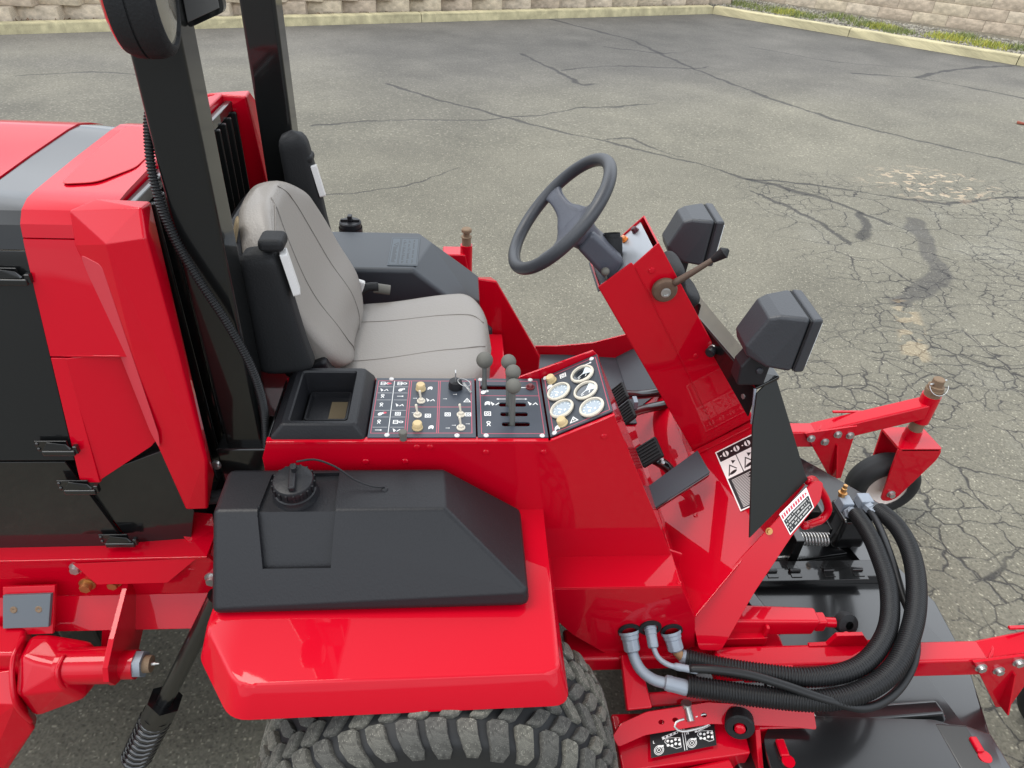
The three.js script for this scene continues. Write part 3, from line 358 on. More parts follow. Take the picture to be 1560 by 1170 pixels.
  for (const [x, z] of [[-0.086, 0.340], [-0.092, 0.394], [0.009, 0.392], [0.009, 0.440]]) mesh(c, 'toggle_switch', M([lathe([[0.010, 0], [0.010, 0.0025], [0.007, 0.0035], [0.0055, 0.008], [0, 0.0085]], V(x, 1.103, z), UP, 14), cyl(V(x, 1.108, z), V(x - 0.003, 1.128, z - 0.006), 0.0018, 0.0032, 10), ball(V(x - 0.003, 1.128, z - 0.006), 0.0034, 10)]), bezel);
  mesh(c, 'ignition_switch', lathe([[0.0175, 0], [0.0175, 0.009], [0.0165, 0.012], [0.0155, 0.020], [0.0125, 0.0215], [0, 0.0215]], V(-0.004, 1.103, 0.284), UP, 24), plastic);
  mesh(c, 'warning_lamp', lathe([[0.0115, 0], [0.0115, 0.003], [0.0085, 0.004], [0.0082, 0.006], [0.0055, 0.010], [0, 0.0115]], V(0.181, 1.103, 0.283), UP, 20), std(0.12, 0.012, 0.015, 0.25));
  for (const [x, z] of [[-0.163, 0.250], [-0.157, 0.465], [0.0, 0.467], [0.066, 0.467], [0.194, 0.468], [0.058, 0.251], [0.184, 0.251]]) mesh(c, 'screw', lathe([[0.0062, 0], [0.0062, 0.001], [0.0042, 0.003], [0.0018, 0.0032], [0.0015, 0.002], [0, 0.002]], V(x, 1.103, z), UP, 16), white);
  for (const [x, z] of [[0.332, 0.256], [0.222, 0.252], [0.222, 0.466]]) mesh(c, 'screw', lathe([[0.0062, 0], [0.0062, 0.001], [0.0042, 0.003], [0, 0.003]], V(x, gy(x), z), gn, 16), white);
  for (const [x, y] of [[-0.207, 1.039], [-0.118, 1.039], [-0.09, 1.082], [-0.061, 1.082], [0.066, 1.066], [0.199, 1.066], [0.333, 1.113]]) rivet(c, V(x, y, 0.482), NEAR, 0.0075, red);
  for (const [x, z, bx, by, bz, R, m] of [[0.068, 0.283, 0.066, 1.180, 0.276, 0.0205, knobGrey], [0.125, 0.352, 0.119, 1.218, 0.338, 0.0178, knobGrey], [0.128, 0.389, 0.127, 1.217, 0.378, 0.0178, knobGrey], [0.129, 0.426, 0.126, 1.208, 0.42, 0.0178, knobGrey]]) {
    const l = grp(c, 'control_lever'); mesh(l, 'lever_rod', M([cyl(V(x, 1.06, z), V(bx, by, bz), 0.0068, 0.0055, 12)]), std(0.16, 0.165, 0.155, 0.55, { metalness: 0.5 })); mesh(l, 'ball_knob', ball(V(bx, by, bz), R), m); }
  // moulded tray with cup well
  const L = [rectLoop(-0.414, -0.203, 0.232, 0.476, 1.098, 0.012), rectLoop(-0.412, -0.205, 0.234, 0.474, 1.106, 0.012), rectLoop(-0.390, -0.222, 0.244, 0.465, 1.131, 0.012), rectLoop(-0.386, -0.226, 0.248, 0.461, 1.134, 0.012), rectLoop(-0.374, -0.243, 0.259, 0.452, 1.134, 0.008), rectLoop(-0.371, -0.246, 0.262, 0.449, 1.130, 0.008), rectLoop(-0.364, -0.252, 0.268, 0.443, 1.064, 0.008)];
  const floorHole = loft(L, { capB: true, crease: 0.35 });
  const tr = mesh(c, 'storage_tray', floorHole, plastic, 'black moulded storage tray with a round cup well');
  mesh(c, 'tray_rim', loft([rectLoop(-0.357, -0.258, 0.275, 0.385, 1.0655, 0.008), rectLoop(-0.357, -0.258, 0.275, 0.385, 1.082, 0.008), rectLoop(-0.353, -0.262, 0.279, 0.381, 1.082, 0.008), rectLoop(-0.351, -0.264, 0.281, 0.379, 1.068, 0.008)], { crease: 0.4 }), plastic);
  mesh(c, 'dust_patch', box(-0.305, -0.266, 1.0685, 1.0695, 0.300, 0.365, 0.0004), std(0.12, 0.09, 0.05, 0.9));
  mesh(c, 'cup_ring', lathe([[0.047, 0], [0.047, 0.012], [0.043, 0.014], [0.0405, 0.010], [0.0405, 0]], V(-0.307, 1.0645, 0.43), UP, 36), plastic);
  for (const [x, z] of [[-0.395, 0.25], [-0.395, 0.462], [-0.215, 0.462], [-0.215, 0.255]]) mesh(c, 'tray_screw', lathe([[0.005, 0], [0.004, 0.002], [0, 0.0025]], V(x, 1.112, z), UP, 12), white);
}
{ // ignition key: sits in the switch, can be lifted away
  const k = grp(scene, 'ignition_key'); tag(k, 'metal ignition key with a loose ring in the console switch', 'key');
  mesh(k, 'key_bow', M([box(-0.0055, -0.0025, 1.122, 1.152, 0.277, 0.291, 0.001)]), steel);
  mesh(k, 'key_ring', tube([...Array(13)].map((_, i) => { const a = i / 12 * 2 * PI; return V(0.017 + 0.0155 * Math.cos(a), 1.121 + 0.015 * Math.cos(a) * -0.35 + 0.004, 0.293 + 0.0145 * Math.sin(a)); }), 0.0011, { n: 8, step: 0.003 }), steel);
  mesh(k, 'key_tag', plate([V(0.012, 1.117, 0.283), V(0.018, 1.117, 0.281), V(0.036, 1.107, 0.306), V(0.032, 1.107, 0.309)], 0.0012, UP), steel);
}
// ---------------------------------------------------------------- fuel tank and right fender
{
  const t = grp(mower, 'fuel_tank', 'black moulded fuel tank with ribbed filler cap');
  const tp = [V(-0.502, 1.05, 0.512), V(-0.502, 1.05, 0.642), V(-0.027, 1.05, 0.642), V(-0.030, 1.05, 0.512), V(0.148, 0.92, 0.512), V(0.150, 0.928, 0.765), V(0.155, 0.89, 0.512), V(0.155, 0.885, 0.778), V(-0.498, 0.885, 0.778), V(-0.50, 0.885, 0.512)];
  // one body with a moulded panel: build as hull, then dent the filler recess on a fine copy of the side
  const ev = new Evaluator(); ev.attributes = ['position', 'normal']; ev.useGroups = false;
  const sn = V(0, 0.636, 0.772), sd = V(0, -0.772, 0.636), onS = (x, v, o) => V(x, 1.05, 0.642).addScaledVector(sd, v).addScaledVector(sn, o);
  const cutA = new ConvexGeometry([[-0.403, 0.535], [-0.258, 0.530], [-0.250, 0.70], [-0.413, 0.70]].flatMap(([x, z]) => [V(x, 1.0405, z), V(x, 1.2, z)]));
  const cutB = new ConvexGeometry([[-0.413, -0.02], [-0.250, -0.02], [-0.258, 0.118], [-0.396, 0.118]].flatMap(([x, v]) => [onS(x, v, -0.0095), onS(x, v, 0.1)]));
  let bodyB = new Brush(rhull(tp, 0.016)); for (const cg of [cutA, cutB]) { const cb = new Brush(cg); cb.updateMatrixWorld(); bodyB.updateMatrixWorld(); bodyB = ev.evaluate(bodyB, cb, SUBTRACTION); }
  mesh(t, 'tank_body', bodyB.geometry, plastic);
  const cap = grp(t, 'filler_cap'); const cp = V(-0.342, 1.040, 0.588), tilt = V(0, 1, 0.10).normalize();
  mesh(cap, 'filler_neck', lathe([[0.050, -0.004], [0.048, 0.006], [0.045, 0.010], [0.044, 0.020], [0.041, 0.022], [0.041, 0.026]], cp, tilt, 36), plastic);
  const ribs = [lathe([[0.0405, 0.025], [0.0425, 0.028], [0.0425, 0.047], [0.040, 0.051], [0.030, 0.0535], [0, 0.054]], cp, tilt, 40)];
  for (let i = 0; i < 18; i++) { const a = i / 18 * 2 * PI; ribs.push(aim(new THREE.BoxGeometry(0.006, 0.018, 0.004).translate(0.0425, 0.038, 0).rotateY(a), cp, tilt)); }
  ribs.push(aim(new RoundedBoxGeometry(0.014, 0.014, 0.070, 2, 0.004).translate(0, 0.058, 0).rotateY(0.12), cp, tilt), aim(new THREE.CylinderGeometry(0.006, 0.006, 0.012, 12).translate(0.002, 0.070, -0.012), cp, tilt));
  mesh(cap, 'cap_top', M(ribs), plastic);
  mesh(t, 'cap_tether', tube([[-0.335, 1.122, 0.573], [-0.30, 1.118, 0.562], [-0.26, 1.096, 0.56], [-0.215, 1.066, 0.572], [-0.175, 1.057, 0.582], [-0.155, 1.056, 0.582]], 0.0022, { n: 8 }), plastic);
  rivet(t, V(-0.155, 1.0505, 0.583), UP, 0.0075, plastic, 'tether_button');
}
{
  const f = grp(mower, 'front_fender');
  const top = [[-0.497, 0.475], [0.212, 0.475], [0.205, 0.918], [-0.412, 0.928], [-0.503, 0.80]], R = [0.01, 0.01, 0.035, 0.035, 0.02];
  const out = [[-0.505, 0.475], [0.222, 0.475], [0.224, 0.947], [-0.424, 0.957], [-0.52, 0.82]];
  const low = [[-0.505, 0.475], [0.222, 0.475], [0.226, 0.950], [-0.427, 0.960], [-0.523, 0.823]];
  const sh = (p, k) => p.map(([x, z], i) => i < 2 ? [x, z] : [x - k * Math.sign(x + 0.1), z - k]);
  mesh(f, 'fender_skin', loft([polyLoop(sh(low, 0.006), 0.815, R), polyLoop(low, 0.814, R), polyLoop(out, 0.822, R), polyLoop(sh(top, -0.0025), 0.873, R), polyLoop(sh(top, 0.0), 0.877, R), polyLoop(sh(top, 0.004), 0.879, R)].map((l) => l.slice().reverse()), { crease: 0.55 }), red, 'glossy red fender with a rolled lip over the front wheel');
  mesh(f, 'fender_underside', loft([polyLoop(sh(low, 0.007), 0.816, R), polyLoop(sh(top, 0.006), 0.870, R)], { crease: 0.4 }), black);
  // step box in front of the fender
  mesh(f, 'step_top', plate([V(0.20, 0.702, 0.46), V(0.566, 0.702, 0.46), V(0.567, 0.702, 0.581), V(0.20, 0.702, 0.581)], 0.006, UP), red);
  mesh(f, 'step_side', plate([V(0.20, 0.698, 0.582), V(0.567, 0.698, 0.582), V(0.630, 0.568, 0.582), V(0.655, 0.44, 0.582), V(0.483, 0.352, 0.582), V(0.310, 0.506, 0.582), V(0.222, 0.62, 0.582)], 0.006, NEAR), red);
  mesh(f, 'step_front', plate([V(0.568, 0.700, 0.24), V(0.568, 0.700, 0.58), V(0.632, 0.566, 0.58), V(0.632, 0.566, 0.24)], 0.005, V(1, 0.3, 0)), red);
  mesh(f, 'inner_wall', plate([V(-0.5, 0.87, 0.47), V(0.21, 0.87, 0.47), V(0.60, 0.69, 0.47), V(0.60, 0.50, 0.47), V(-0.5, 0.55, 0.47)], 0.006, NEAR), red);
  rivet(f, V(0.563, 0.703, 0.572), UP, 0.006, red);
}
{ // drive wheel
  const make = (zs, lugs) => {
    const w = grp(mower, 'drive_wheel'); const cx = -0.035, cy = 0.400, r = 0.405, z0 = zs;
    const prof = [[0.19, -0.125], [0.30, -0.150], [0.367, -0.152], [0.392, -0.135], [r, -0.09], [r + 0.003, 0], [r, 0.09], [0.392, 0.135], [0.367, 0.152], [0.30, 0.150], [0.19, 0.125]];
    const sp = new THREE.SplineCurve(prof.map((p) => new THREE.Vector2(...p))).getPoints(50);
    mesh(w, 'tyre', new THREE.LatheGeometry(sp, 72).rotateX(PI / 2).translate(cx, cy, z0), tyreMat);
    mesh(w, 'rim', new THREE.LatheGeometry([[0.001, -0.02], [0.08, -0.02], [0.10, 0.03], [0.17, 0.05], [0.195, 0.11], [0.2, 0.128], [0.19, 0.12]].map((p) => new THREE.Vector2(...p)), 40).rotateX(PI / 2).translate(cx, cy, z0), white);
    for (let i = 0; i < 5; i++) bolt(w, V(cx + 0.05 * Math.cos(i * 1.2566), cy + 0.05 * Math.sin(i * 1.2566), z0 - 0.02), V(0, 0, 1), 0.011, steel);
    if (!lugs) return w;
    const dust = noiseTex(256, (u, v) => { const n = 0.31 + 0.18 * (fbm(u * 30, v * 30, 3) - 0.5) + (hash(Math.floor(u * 128), Math.floor(v * 128)) > 0.94 ? 0.16 : 0); return [n, n * 0.985, n * 0.93]; }, true);
    const lugMat = [0, 1, 2].map((k) => { const m = std(0.8 + 0.25 * k, 0.8 + 0.24 * k, 0.8 + 0.2 * k, 0.9, { map: dust }); m.userData.grain = true; return m; });
    const TB = [[0, 0.408], [0.09, 0.405], [0.115, 0.400], [0.135, 0.390], [0.148, 0.372], [0.153, 0.345], [0.2, 0.2]], rad = (z) => { z = Math.abs(z); for (let i = 1; i < TB.length; i++) if (z <= TB[i][0]) { const t = (z - TB[i - 1][0]) / (TB[i][0] - TB[i - 1][0]); return TB[i - 1][1] + t * (TB[i][1] - TB[i - 1][1]); } return 0.2; };
    const lugGeo = (zc, dz, da, skew, h, bend) => { // chunky block that follows the tread; its plan is a bent hexagon
      const ring = (k, up) => { const o = []; const P = [[-1, -0.62], [-0.78, -1], [0, -0.92], [0.78, -1], [1, -0.62], [1, 0.62], [0.78, 1], [0, 1.06], [-0.78, 1], [-1, 0.62]]; for (const [u0, v0] of P) { const u = u0 * k, v = v0 * k, z = zc + u * dz, a = v * da + u * skew + bend * u * u, R = rad(z) + up; o.push(V(Math.sin(a) * R, Math.cos(a) * R, z + Math.sign(zc) * (Math.abs(z) > 0.12 ? up * 0.6 : 0))); } return o; };
      return loft([ring(1.04, -0.012), ring(1.0, h * 0.8), ring(0.92, h), ring(0.5, h * 1.01)].map((l) => l.slice().reverse()), { crease: 0.7 }); };
    const rows = [[-0.120, 0.030, 0.050, -0.03, 0.012, 0.5, 0.02], [-0.062, 0.024, 0.048, 0.04, 0.013, 0, 0], [-0.010, 0.023, 0.047, -0.04, 0.013, 0.5, 0], [0.040, 0.023, 0.047, 0.04, 0.013, 0, 0], [0.086, 0.019, 0.046, -0.03, 0.013, 0.5, 0], [0.130, 0.0235, 0.052, 0.022, 0.013, 0, 0.02]], n = 43;
    for (const [zc, dz, da, skew, h, ph, bend] of rows) { const vs = [lugGeo(zc, dz, da, skew, h, bend), lugGeo(zc, dz * 0.95, da * 0.93, skew * 1.15, h * 0.92, bend)]; for (let i = 0; i < n; i++) { const m = mesh(w, 'tread_lug', vs[i % 2], lugMat[Math.floor(rnd() * 3)]); m.position.set(cx, cy, z0); m.rotation.z = -((i + ph + 0.06 * (rnd() - 0.5)) / n) * 2 * PI; } }
    return w; };
  make(0.857, true);
}
// ---------------------------------------------------------------- hood
{
  const h = grp(mower, 'engine_hood'); const C0 = -0.06;
  // cross-section (y, z offset from the centre line), near side up and over to the far side
  const sec = (o = 0) => { const s = [[1.04, 0.54], [1.30, 0.48], [1.50, 0.434], [1.545, 0.420], [1.566, 0.400], [1.577, 0.370], [1.580, 0.33], [1.583, 0.15]].map(([y, z]) => [y + o, z + o]); const far = [[1.583, -0.10], [1.580, -0.16], [1.565, -0.22], [1.50, -0.40], [1.45, -0.49], [1.30, -0.54], [1.04, -0.60]].map(([y, z]) => [y + o, z - o]); return [...s.map(([y, z]) => [y, C0 + z]), ...far]; };
  const shell = (x0, x1, s) => loft([x0, x1].map((x) => s.map(([y, z]) => V(x, y, z))).map((l) => l), { capA: true, capB: true, crease: 0.45 });
  const top = (o) => sec(o).filter(([y, z]) => y > 1.49 || (z < 0 && y > 1.4));
  mesh(h, 'rear_hood', shell(-1.75, -0.9385, top(0.002)), red); mesh(h, 'hood_stripe', shell(-0.9365, -0.8405, top(-0.001)), black, 'black band across the hood');
  const S0 = sec(0.003), cut = (lo, hi) => { const near = [], at = (yy) => { for (let i = 1; i < S0.length; i++) if (S0[i - 1][0] <= yy && S0[i][0] >= yy) { const t = (yy - S0[i - 1][0]) / (S0[i][0] - S0[i - 1][0]); return [yy, S0[i - 1][1] + t * (S0[i][1] - S0[i - 1][1])]; } }; near.push(at(lo)); for (const p of S0) if (p[1] > 0 && p[0] > lo && p[0] < hi) near.push(p); return near; };
  mesh(h, 'front_band', shell(-0.8385, -0.665, [...cut(1.5235, 9), ...S0.filter((p) => p[1] <= 0 && p[0] > 1.28)]), red);
  { const n = cut(1.285, 1.5205), t = cut(1.5205, 1.5206)[0], o = [...n, t]; mesh(h, 'side_band', shell(-0.8385, -0.665, [...o, ...o.slice().reverse().map(([y, z]) => [y, z - 0.012])]), red); }
  mesh(h, 'band_inset', plate([V(-0.800, 1.5885, 0.255), V(-0.812, 1.5885, 0.02), V(-0.812, 1.5885, -0.13), V(-0.70, 1.5885, -0.13), V(-0.69, 1.5885, 0.03), V(-0.69, 1.5885, 0.15), V(-0.735, 1.5885, 0.24)], 0.0025, UP, { r: 0.02 }), redSatin);
  mesh(h, 'side_panel', plate([V(-1.75, 1.497, 0.375), V(-0.8405, 1.497, 0.375), V(-0.8405, 1.045, 0.481), V(-1.75, 1.045, 0.481)], 0.01, NEAR), postBlack, 'flat black side panel of the hood');
  mesh(h, 'far_side_panel', plate([V(-1.75, 1.40, -0.515), V(-0.8555, 1.40, -0.515), V(-0.8555, 1.045, -0.6), V(-1.75, 1.045, -0.6)], 0.01, V(0, 0, -1)), postBlack);
  mesh(h, 'far_crest', rhull([V(-0.79, 1.575, -0.20), V(-0.665, 1.59, -0.14), V(-0.70, 1.585, -0.43), V(-0.605, 1.590, -0.44), V(-0.605, 1.590, -0.475), V(-0.665, 1.54, -0.14), V(-0.72, 1.50, -0.44), V(-0.605, 1.52, -0.475), V(-0.79, 1.54, -0.2)].map((p) => p.setX(Math.min(p.x, -0.666))), 0.006), red);
  mesh(h, 'lower_strip', plate([V(-0.8385, 1.2815, 0.4285), V(-0.808, 1.2815, 0.4285), V(-0.797, 0.990, 0.4945), V(-0.8385, 0.990, 0.4945)], 0.012, NEAR), red);
  mesh(h, 'corner_pocket', plate([V(-0.809, 1.2815, 0.428), V(-0.69, 1.2815, 0.400), V(-0.655, 1.085, 0.425), V(-0.69, 1.050, 0.438), V(-0.798, 0.9915, 0.494)], 0.006, NEAR), red);
  mesh(h, 'pocket_return', plate([V(-0.813, 1.2835, 0.4275), V(-0.70, 1.2835, 0.4275), V(-0.70, 1.2835, 0.39), V(-0.813, 1.2835, 0.39)], 0.004, V(0, -1, 0)), red);
  // flared air-intake shroud: a slanted facet and an outer face
  const sp = (s) => { const Z = (z) => C0 + s * (z - C0); return [V(-0.747, 1.575, Z(0.350)), V(-0.746, 1.515, Z(0.372)), V(-0.672, 1.085, Z(0.452)), V(-0.668, 1.536, Z(0.410)), V(-0.640, 0.872, Z(0.474)), V(-0.590, 0.872, Z(0.474)), V(-0.562, 1.036, Z(0.470)), V(-0.590, 1.545, Z(0.410)), V(-0.600, 1.590, Z(0.372)), V(-0.70, 1.590, Z(0.33)), V(-0.60, 1.585, Z(0.325)), V(-0.575, 0.95, Z(0.42)), V(-0.63, 0.90, Z(0.43)), V(-0.72, 1.52, Z(0.32))]; };
  mesh(h, 'intake_shroud', rhull(sp(1), 0.007), red, 'flared red shroud beside the air intake'); mesh(h, 'intake_shroud', rhull(sp(-1), 0.007), red);
  const dA = V(-0.746, 1.515, 0.372), dB = V(-0.668, 1.536, 0.410), dC = V(-0.672, 1.085, 0.452), dn2 = dC.clone().sub(dA).cross(dB.clone().sub(dA)).normalize(), onF = (x, y) => V(x, y, dA.z - (dn2.x * (x - dA.x) + dn2.y * (y - dA.y)) / dn2.z + 0.0022);
  mesh(h, 'shroud_decal', plate([onF(-0.737, 1.495), onF(-0.690, 1.485), onF(-0.655, 1.10), onF(-0.662, 1.06), onF(-0.676, 1.10)], 0.002, NEAR, { r: 0.012 }), std(0.5, 0.035, 0.05, 0.42), 'faded pinkish decal strip');
  mesh(h, 'intake_frame', M([box(-0.662, -0.642, 1.545, 1.572, -0.47, 0.34), box(-0.662, -0.642, 0.80, 1.56, -0.475, -0.455), box(-0.662, -0.642, 0.80, 1.56, 0.32, 0.345), box(-0.675, -0.664, 0.80, 1.55, -0.46, 0.33)]), black);
  for (let i = 0; i < 14; i++) mesh(h, 'louver_slat', box(-0.014, 0.014, 0.80, 1.545, -0.007, 0.007, 0.004).rotateY(0.25), postBlack).position.set(-0.645, 0, -0.435 + i * 0.056);
  // lower engine covers
  mesh(h, 'engine_cover', plate([V(-1.75, 1.04, 0.481), V(-0.862, 1.04, 0.481), V(-0.795, 0.745, 0.483), V(-1.75, 0.745, 0.483)], 0.01, NEAR), black, 'glossy black lower engine cover');
  mesh(h, 'front_cover', plate([V(-0.857, 0.990, 0.466), V(-0.822, 0.985, 0.466), V(-0.660, 1.048, 0.458), V(-0.63, 0.86, 0.452), V(-0.66, 0.745, 0.470), V(-0.787, 0.745, 0.476)], 0.008, NEAR), black);
  mesh(h, 'engine_block', box(-1.7, -0.72, 0.55, 1.40, -0.40, 0.34, 0.01), std(0.06, 0.06, 0.062, 0.6));
  mesh(h, 'coolant_hose', tube([[-0.74, 0.84, 0.42], [-0.66, 0.868, 0.43], [-0.56, 0.872, 0.42], [-0.46, 0.86, 0.38]], 0.017), rubber);
  mesh(h, 'frame_tube', tube([[-0.66, 0.82, 0.38], [-0.45, 0.815, 0.36]], 0.013), zinc);
  const latch = (x, y, z, m = black, L = 0.078) => { // draw latch: base, folded plate, lever, rivets
    const P = V(x, y, z); mesh(h, 'latch', M([box(-L / 2, L * 0.35, -0.013, 0.016, 0, 0.004, 0.001), rhull([V(-L * 0.3, -0.002, 0.002), V(-L * 0.1, 0.020, 0.010), V(L * 0.35, 0.014, 0.010), V(L * 0.5, 0.0, 0.010), V(-L * 0.3, -0.004, 0.014), V(L * 0.45, -0.002, 0.014)], 0.001), box(-L * 0.32, L * 0.55, -0.017, -0.003, 0.006, 0.016, 0.003), ball(V(-L * 0.44, 0.009, 0.004), 0.0042, 10), ball(V(-L * 0.44, -0.005, 0.004), 0.0042, 10), box(L * 0.5, L * 0.62, -0.014, 0.006, 0, 0.012, 0.002)]).translate(P.x, P.y, P.z), m); };
  latch(-0.868, 1.085, 0.478); latch(-0.846, 0.985, 0.496); latch(-0.812, 0.800, 0.488); latch(-0.892, 1.452, 0.388, black, 0.09);
}
// ---------------------------------------------------------------- roll bar
{
  const r = grp(mower, 'roll_bar');
  mesh(r, 'post', box(-0.562, -0.470, 0.62, 2.55, 0.262, 0.352, 0.010), postBlack, 'square black roll bar post beside the seat');
  mesh(r, 'post', box(-0.562, -0.470, 0.62, 2.55, -0.472, -0.382, 0.010), postBlack);
  mesh(r, 'crossbar', box(-0.562, -0.470, 2.55, 2.64, -0.472, 0.352, 0.010), postBlack);
  mesh(r, 'mounting_foot', box(-0.58, -0.45, 0.72, 0.98, 0.24, 0.372, 0.006), black); rivet(r, V(-0.575, 0.955, 0.40), V(-0.3, 0.2, 1), 0.012, steel);
  mesh(r, 'wiring_conduit', tube([[-0.545, 1.78, 0.25], [-0.571, 1.755, 0.285], [-0.574, 1.69, 0.335], [-0.570, 1.62, 0.358], [-0.555, 1.53, 0.368], [-0.525, 1.44, 0.374], [-0.487, 1.34, 0.376], [-0.456, 1.23, 0.376], [-0.446, 1.13, 0.374], [-0.454, 1.04, 0.368], [-0.47, 0.95, 0.356]], 0.0098, { ridge: 0.006, depth: 0.28, n: 12 }), hoseMat);
  const lamp = grp(r, 'signal_lamp', 'black rubber signal lamp with red rear lens');
  const LX = (prof) => lathe(prof, V(0, 0, 0), V(1, 0, 0), 40, 0.8).scale(1, 1.2, 0.74).translate(-0.496, 1.968, 0.420);
  mesh(lamp, 'lamp_housing', LX([[0.060, -0.036], [0.078, -0.032], [0.083, -0.020], [0.084, -0.002], [0.081, -0.001], [0.081, 0.001], [0.084, 0.002], [0.083, 0.020], [0.078, 0.036], [0.070, 0.042], [0.066, 0.042], [0.064, 0.036]]), rubber);
  mesh(lamp, 'red_lens', LX([[0.001, -0.047], [0.05, -0.042], [0.070, -0.039], [0.077, -0.034], [0.079, -0.028]]), std(0.45, 0.004, 0.008, 0.12, { clearcoat: 1 }));
  mesh(lamp, 'clear_lens', LX([[0.065, 0.037], [0.05, 0.042], [0.001, 0.045]]), std(0.16, 0.145, 0.115, 0.15, { clearcoat: 1 }));
  const sgn = grp(r, 'mirror', 'rectangular mirror seen from below behind the post');
  const mq = (o) => [V(-0.470, 1.893, 0.295 + o), V(-0.403, 1.922, 0.295 + o), V(-0.403, 2.15, 0.295 + o), V(-0.47, 2.15, 0.295 + o)];
  mesh(sgn, 'mirror_housing', plate(mq(0.01), 0.02, NEAR, { r: 0.01 }), black); mesh(sgn, 'mirror_glass', plate([V(-0.468, 1.903, 0.307), V(-0.410, 1.928, 0.307), V(-0.410, 2.14, 0.307), V(-0.468, 2.14, 0.307)], 0.004, NEAR), std(0.10, 0.10, 0.098, 0.25));
  mesh(sgn, 'mirror_arm', cyl(V(-0.48, 2.05, 0.30), V(-0.44, 2.05, 0.298), 0.008), black);
}
// ---------------------------------------------------------------- seat
{
  const s = grp(mower, 'operator_seat'); const zc = -0.055;
  const S = V(0, 0, 1);
  // cushion, swept front to back
  const cu = (v) => V(0.100 - 0.47 * v, 0.985 + 0.012 * Math.cos(v * PI) - 0.012 * v, zc);
  const cw = (v) => 0.250 * endRound(v, 0.20, 2.3) * (1 - 0.05 * v), ct = (v) => 0.062 * endRound(v, 0.14, 2.2);
  const cd = (u, v, hh) => hh > 0 ? 0.020 * Math.pow(Math.abs(u), 2.4) * sm(0, 0.2, v) - 0.010 * sm(0.25, 0.7, v) : 0;
  mesh(s, 'seat_cushion', soft(cu, S.clone().negate(), cw, ct, { e: 0.55, nu: 56, nv: 48, dent: (u, v, hh) => cd(u, v, hh) }), vinyl, 'warm grey vinyl seat cushion');
  const onC = (u, v) => { const c = cu(v), h = Math.pow(Math.max(0, 1 - Math.pow(Math.abs(u), 2 / 0.55)), 0.55 / 2); return V(c.x, c.y + h * ct(v) + cd(u, v, 1) + 0.0006, zc + u * cw(v)); };
  for (const u of [-0.42, 0.42]) mesh(s, 'cushion_seam', tube([...Array(15)].map((_, i) => onC(u * (0.86 + 0.2 * i / 14), 0.045 + 0.9 * i / 14)), 0.0014, { n: 8, step: 0.01 }), seam);
  // backrest, swept bottom to top, reclined
  const b0 = V(-0.335, 0.985, zc), b1 = V(-0.502, 1.468, zc), bd = b1.clone().sub(b0);
  const bc = (v) => b0.clone().addScaledVector(bd, v).add(V(-0.012 * Math.sin(v * PI), 0, 0));
  const bw = (v) => (0.212 + 0.045 * Math.sin(Math.min(1, v / 0.5) * PI / 2) - 0.085 * sm(0.5, 1.0, v)) * endRound(v, 0.24, 2.0), bt = (v) => (0.060 - 0.012 * v) * endRound(v, 0.10, 2.1);
  const bdent = (u, v, hh) => hh > 0 ? 0.034 * Math.pow(Math.abs(u), 2.6) * (1 - sm(0.75, 1, v)) + 0.014 * Math.exp(-Math.pow((v - 0.22) / 0.16, 2)) : 0;
  mesh(s, 'backrest', soft(bc, S.clone().negate().negate(), bw, bt, { e: 0.62, nu: 56, nv: 48, dent: (u, v, hh) => -bdent(u, v, -hh) }), vinyl, 'tall grey vinyl backrest');
  const bn = S.clone().cross(bd).normalize().negate();
  const onB = (u, v) => { const c = bc(v), h = Math.pow(Math.max(0, 1 - Math.pow(Math.abs(u), 2 / 0.62)), 0.31); return c.add(V(0, 0, u * bw(v))).addScaledVector(bn, h * bt(v) + bdent(u, v, 1) + 0.0008); };
  for (const u of [-0.45, 0.45]) mesh(s, 'backrest_seam', tube([...Array(17)].map((_, i) => onB(u * (1.0 - 0.10 * i / 16), 0.04 + 0.92 * i / 16)), 0.0012, { n: 8, step: 0.01 }), seam);
  mesh(s, 'top_seam', tube([...Array(11)].map((_, i) => onB(0.45 + 0.5 * i / 10, 0.93 - 0.10 * i / 10)), 0.002, { n: 8, step: 0.008 }), seam);
  // black shell behind the backrest
  const sc = (v) => bc(0.02 + 0.93 * v).addScaledVector(bn, -0.052);
  mesh(s, 'back_shell', soft(sc, S, (v) => bw(0.02 + 0.93 * v) * 0.985 + 0.004, (v) => 0.034 * endRound(v, 0.1), { e: 0.6 }), plastic);
  mesh(s, 'worn_patch', soft((v) => V(-0.515 - 0.035 * v, 1.455 - 0.12 * v, 0.085 + 0.012 * v), V(0.3, 0, 1).normalize(), (v) => 0.018 * endRound(v, 0.3), (v) => 0.005 * endRound(v, 0.3), { nu: 20, nv: 16 }), std(0.25, 0.19, 0.11, 0.8), 'worn brown foam showing at the seat back corner');
  // folded-up armrests
  const arm = (z, sgn, pts, lab, wd) => { const P = pts.map((p) => V(p[0], p[1], z)), cv = new THREE.CatmullRomCurve3(P); const a = mesh(s, 'armrest', soft((v) => cv.getPoint(v), S, (v) => 0.031 * endRound(v, 0.12), (v) => wd(v) * endRound(v, 0.10, 2.2), { e: 0.5, nu: 36, nv: 36 }), rubber, 'black folded-up armrest with white tag'); return a; };
  arm(0.235, 1, [[-0.412, 1.118], [-0.420, 1.20], [-0.428, 1.32], [-0.438, 1.45]], '', (v) => 0.068 - 0.026 * v);
  arm(-0.350, -1, [[-0.440, 1.16], [-0.446, 1.25], [-0.452, 1.38], [-0.466, 1.525]], '', (v) => 0.064 - 0.026 * v);
  const tg = (Q, z) => plate(Q.map((q) => V(...q).add(V(0.013, 0, 0.003))), 0.016, V(1, 0.2, z), { r: 0.006 });
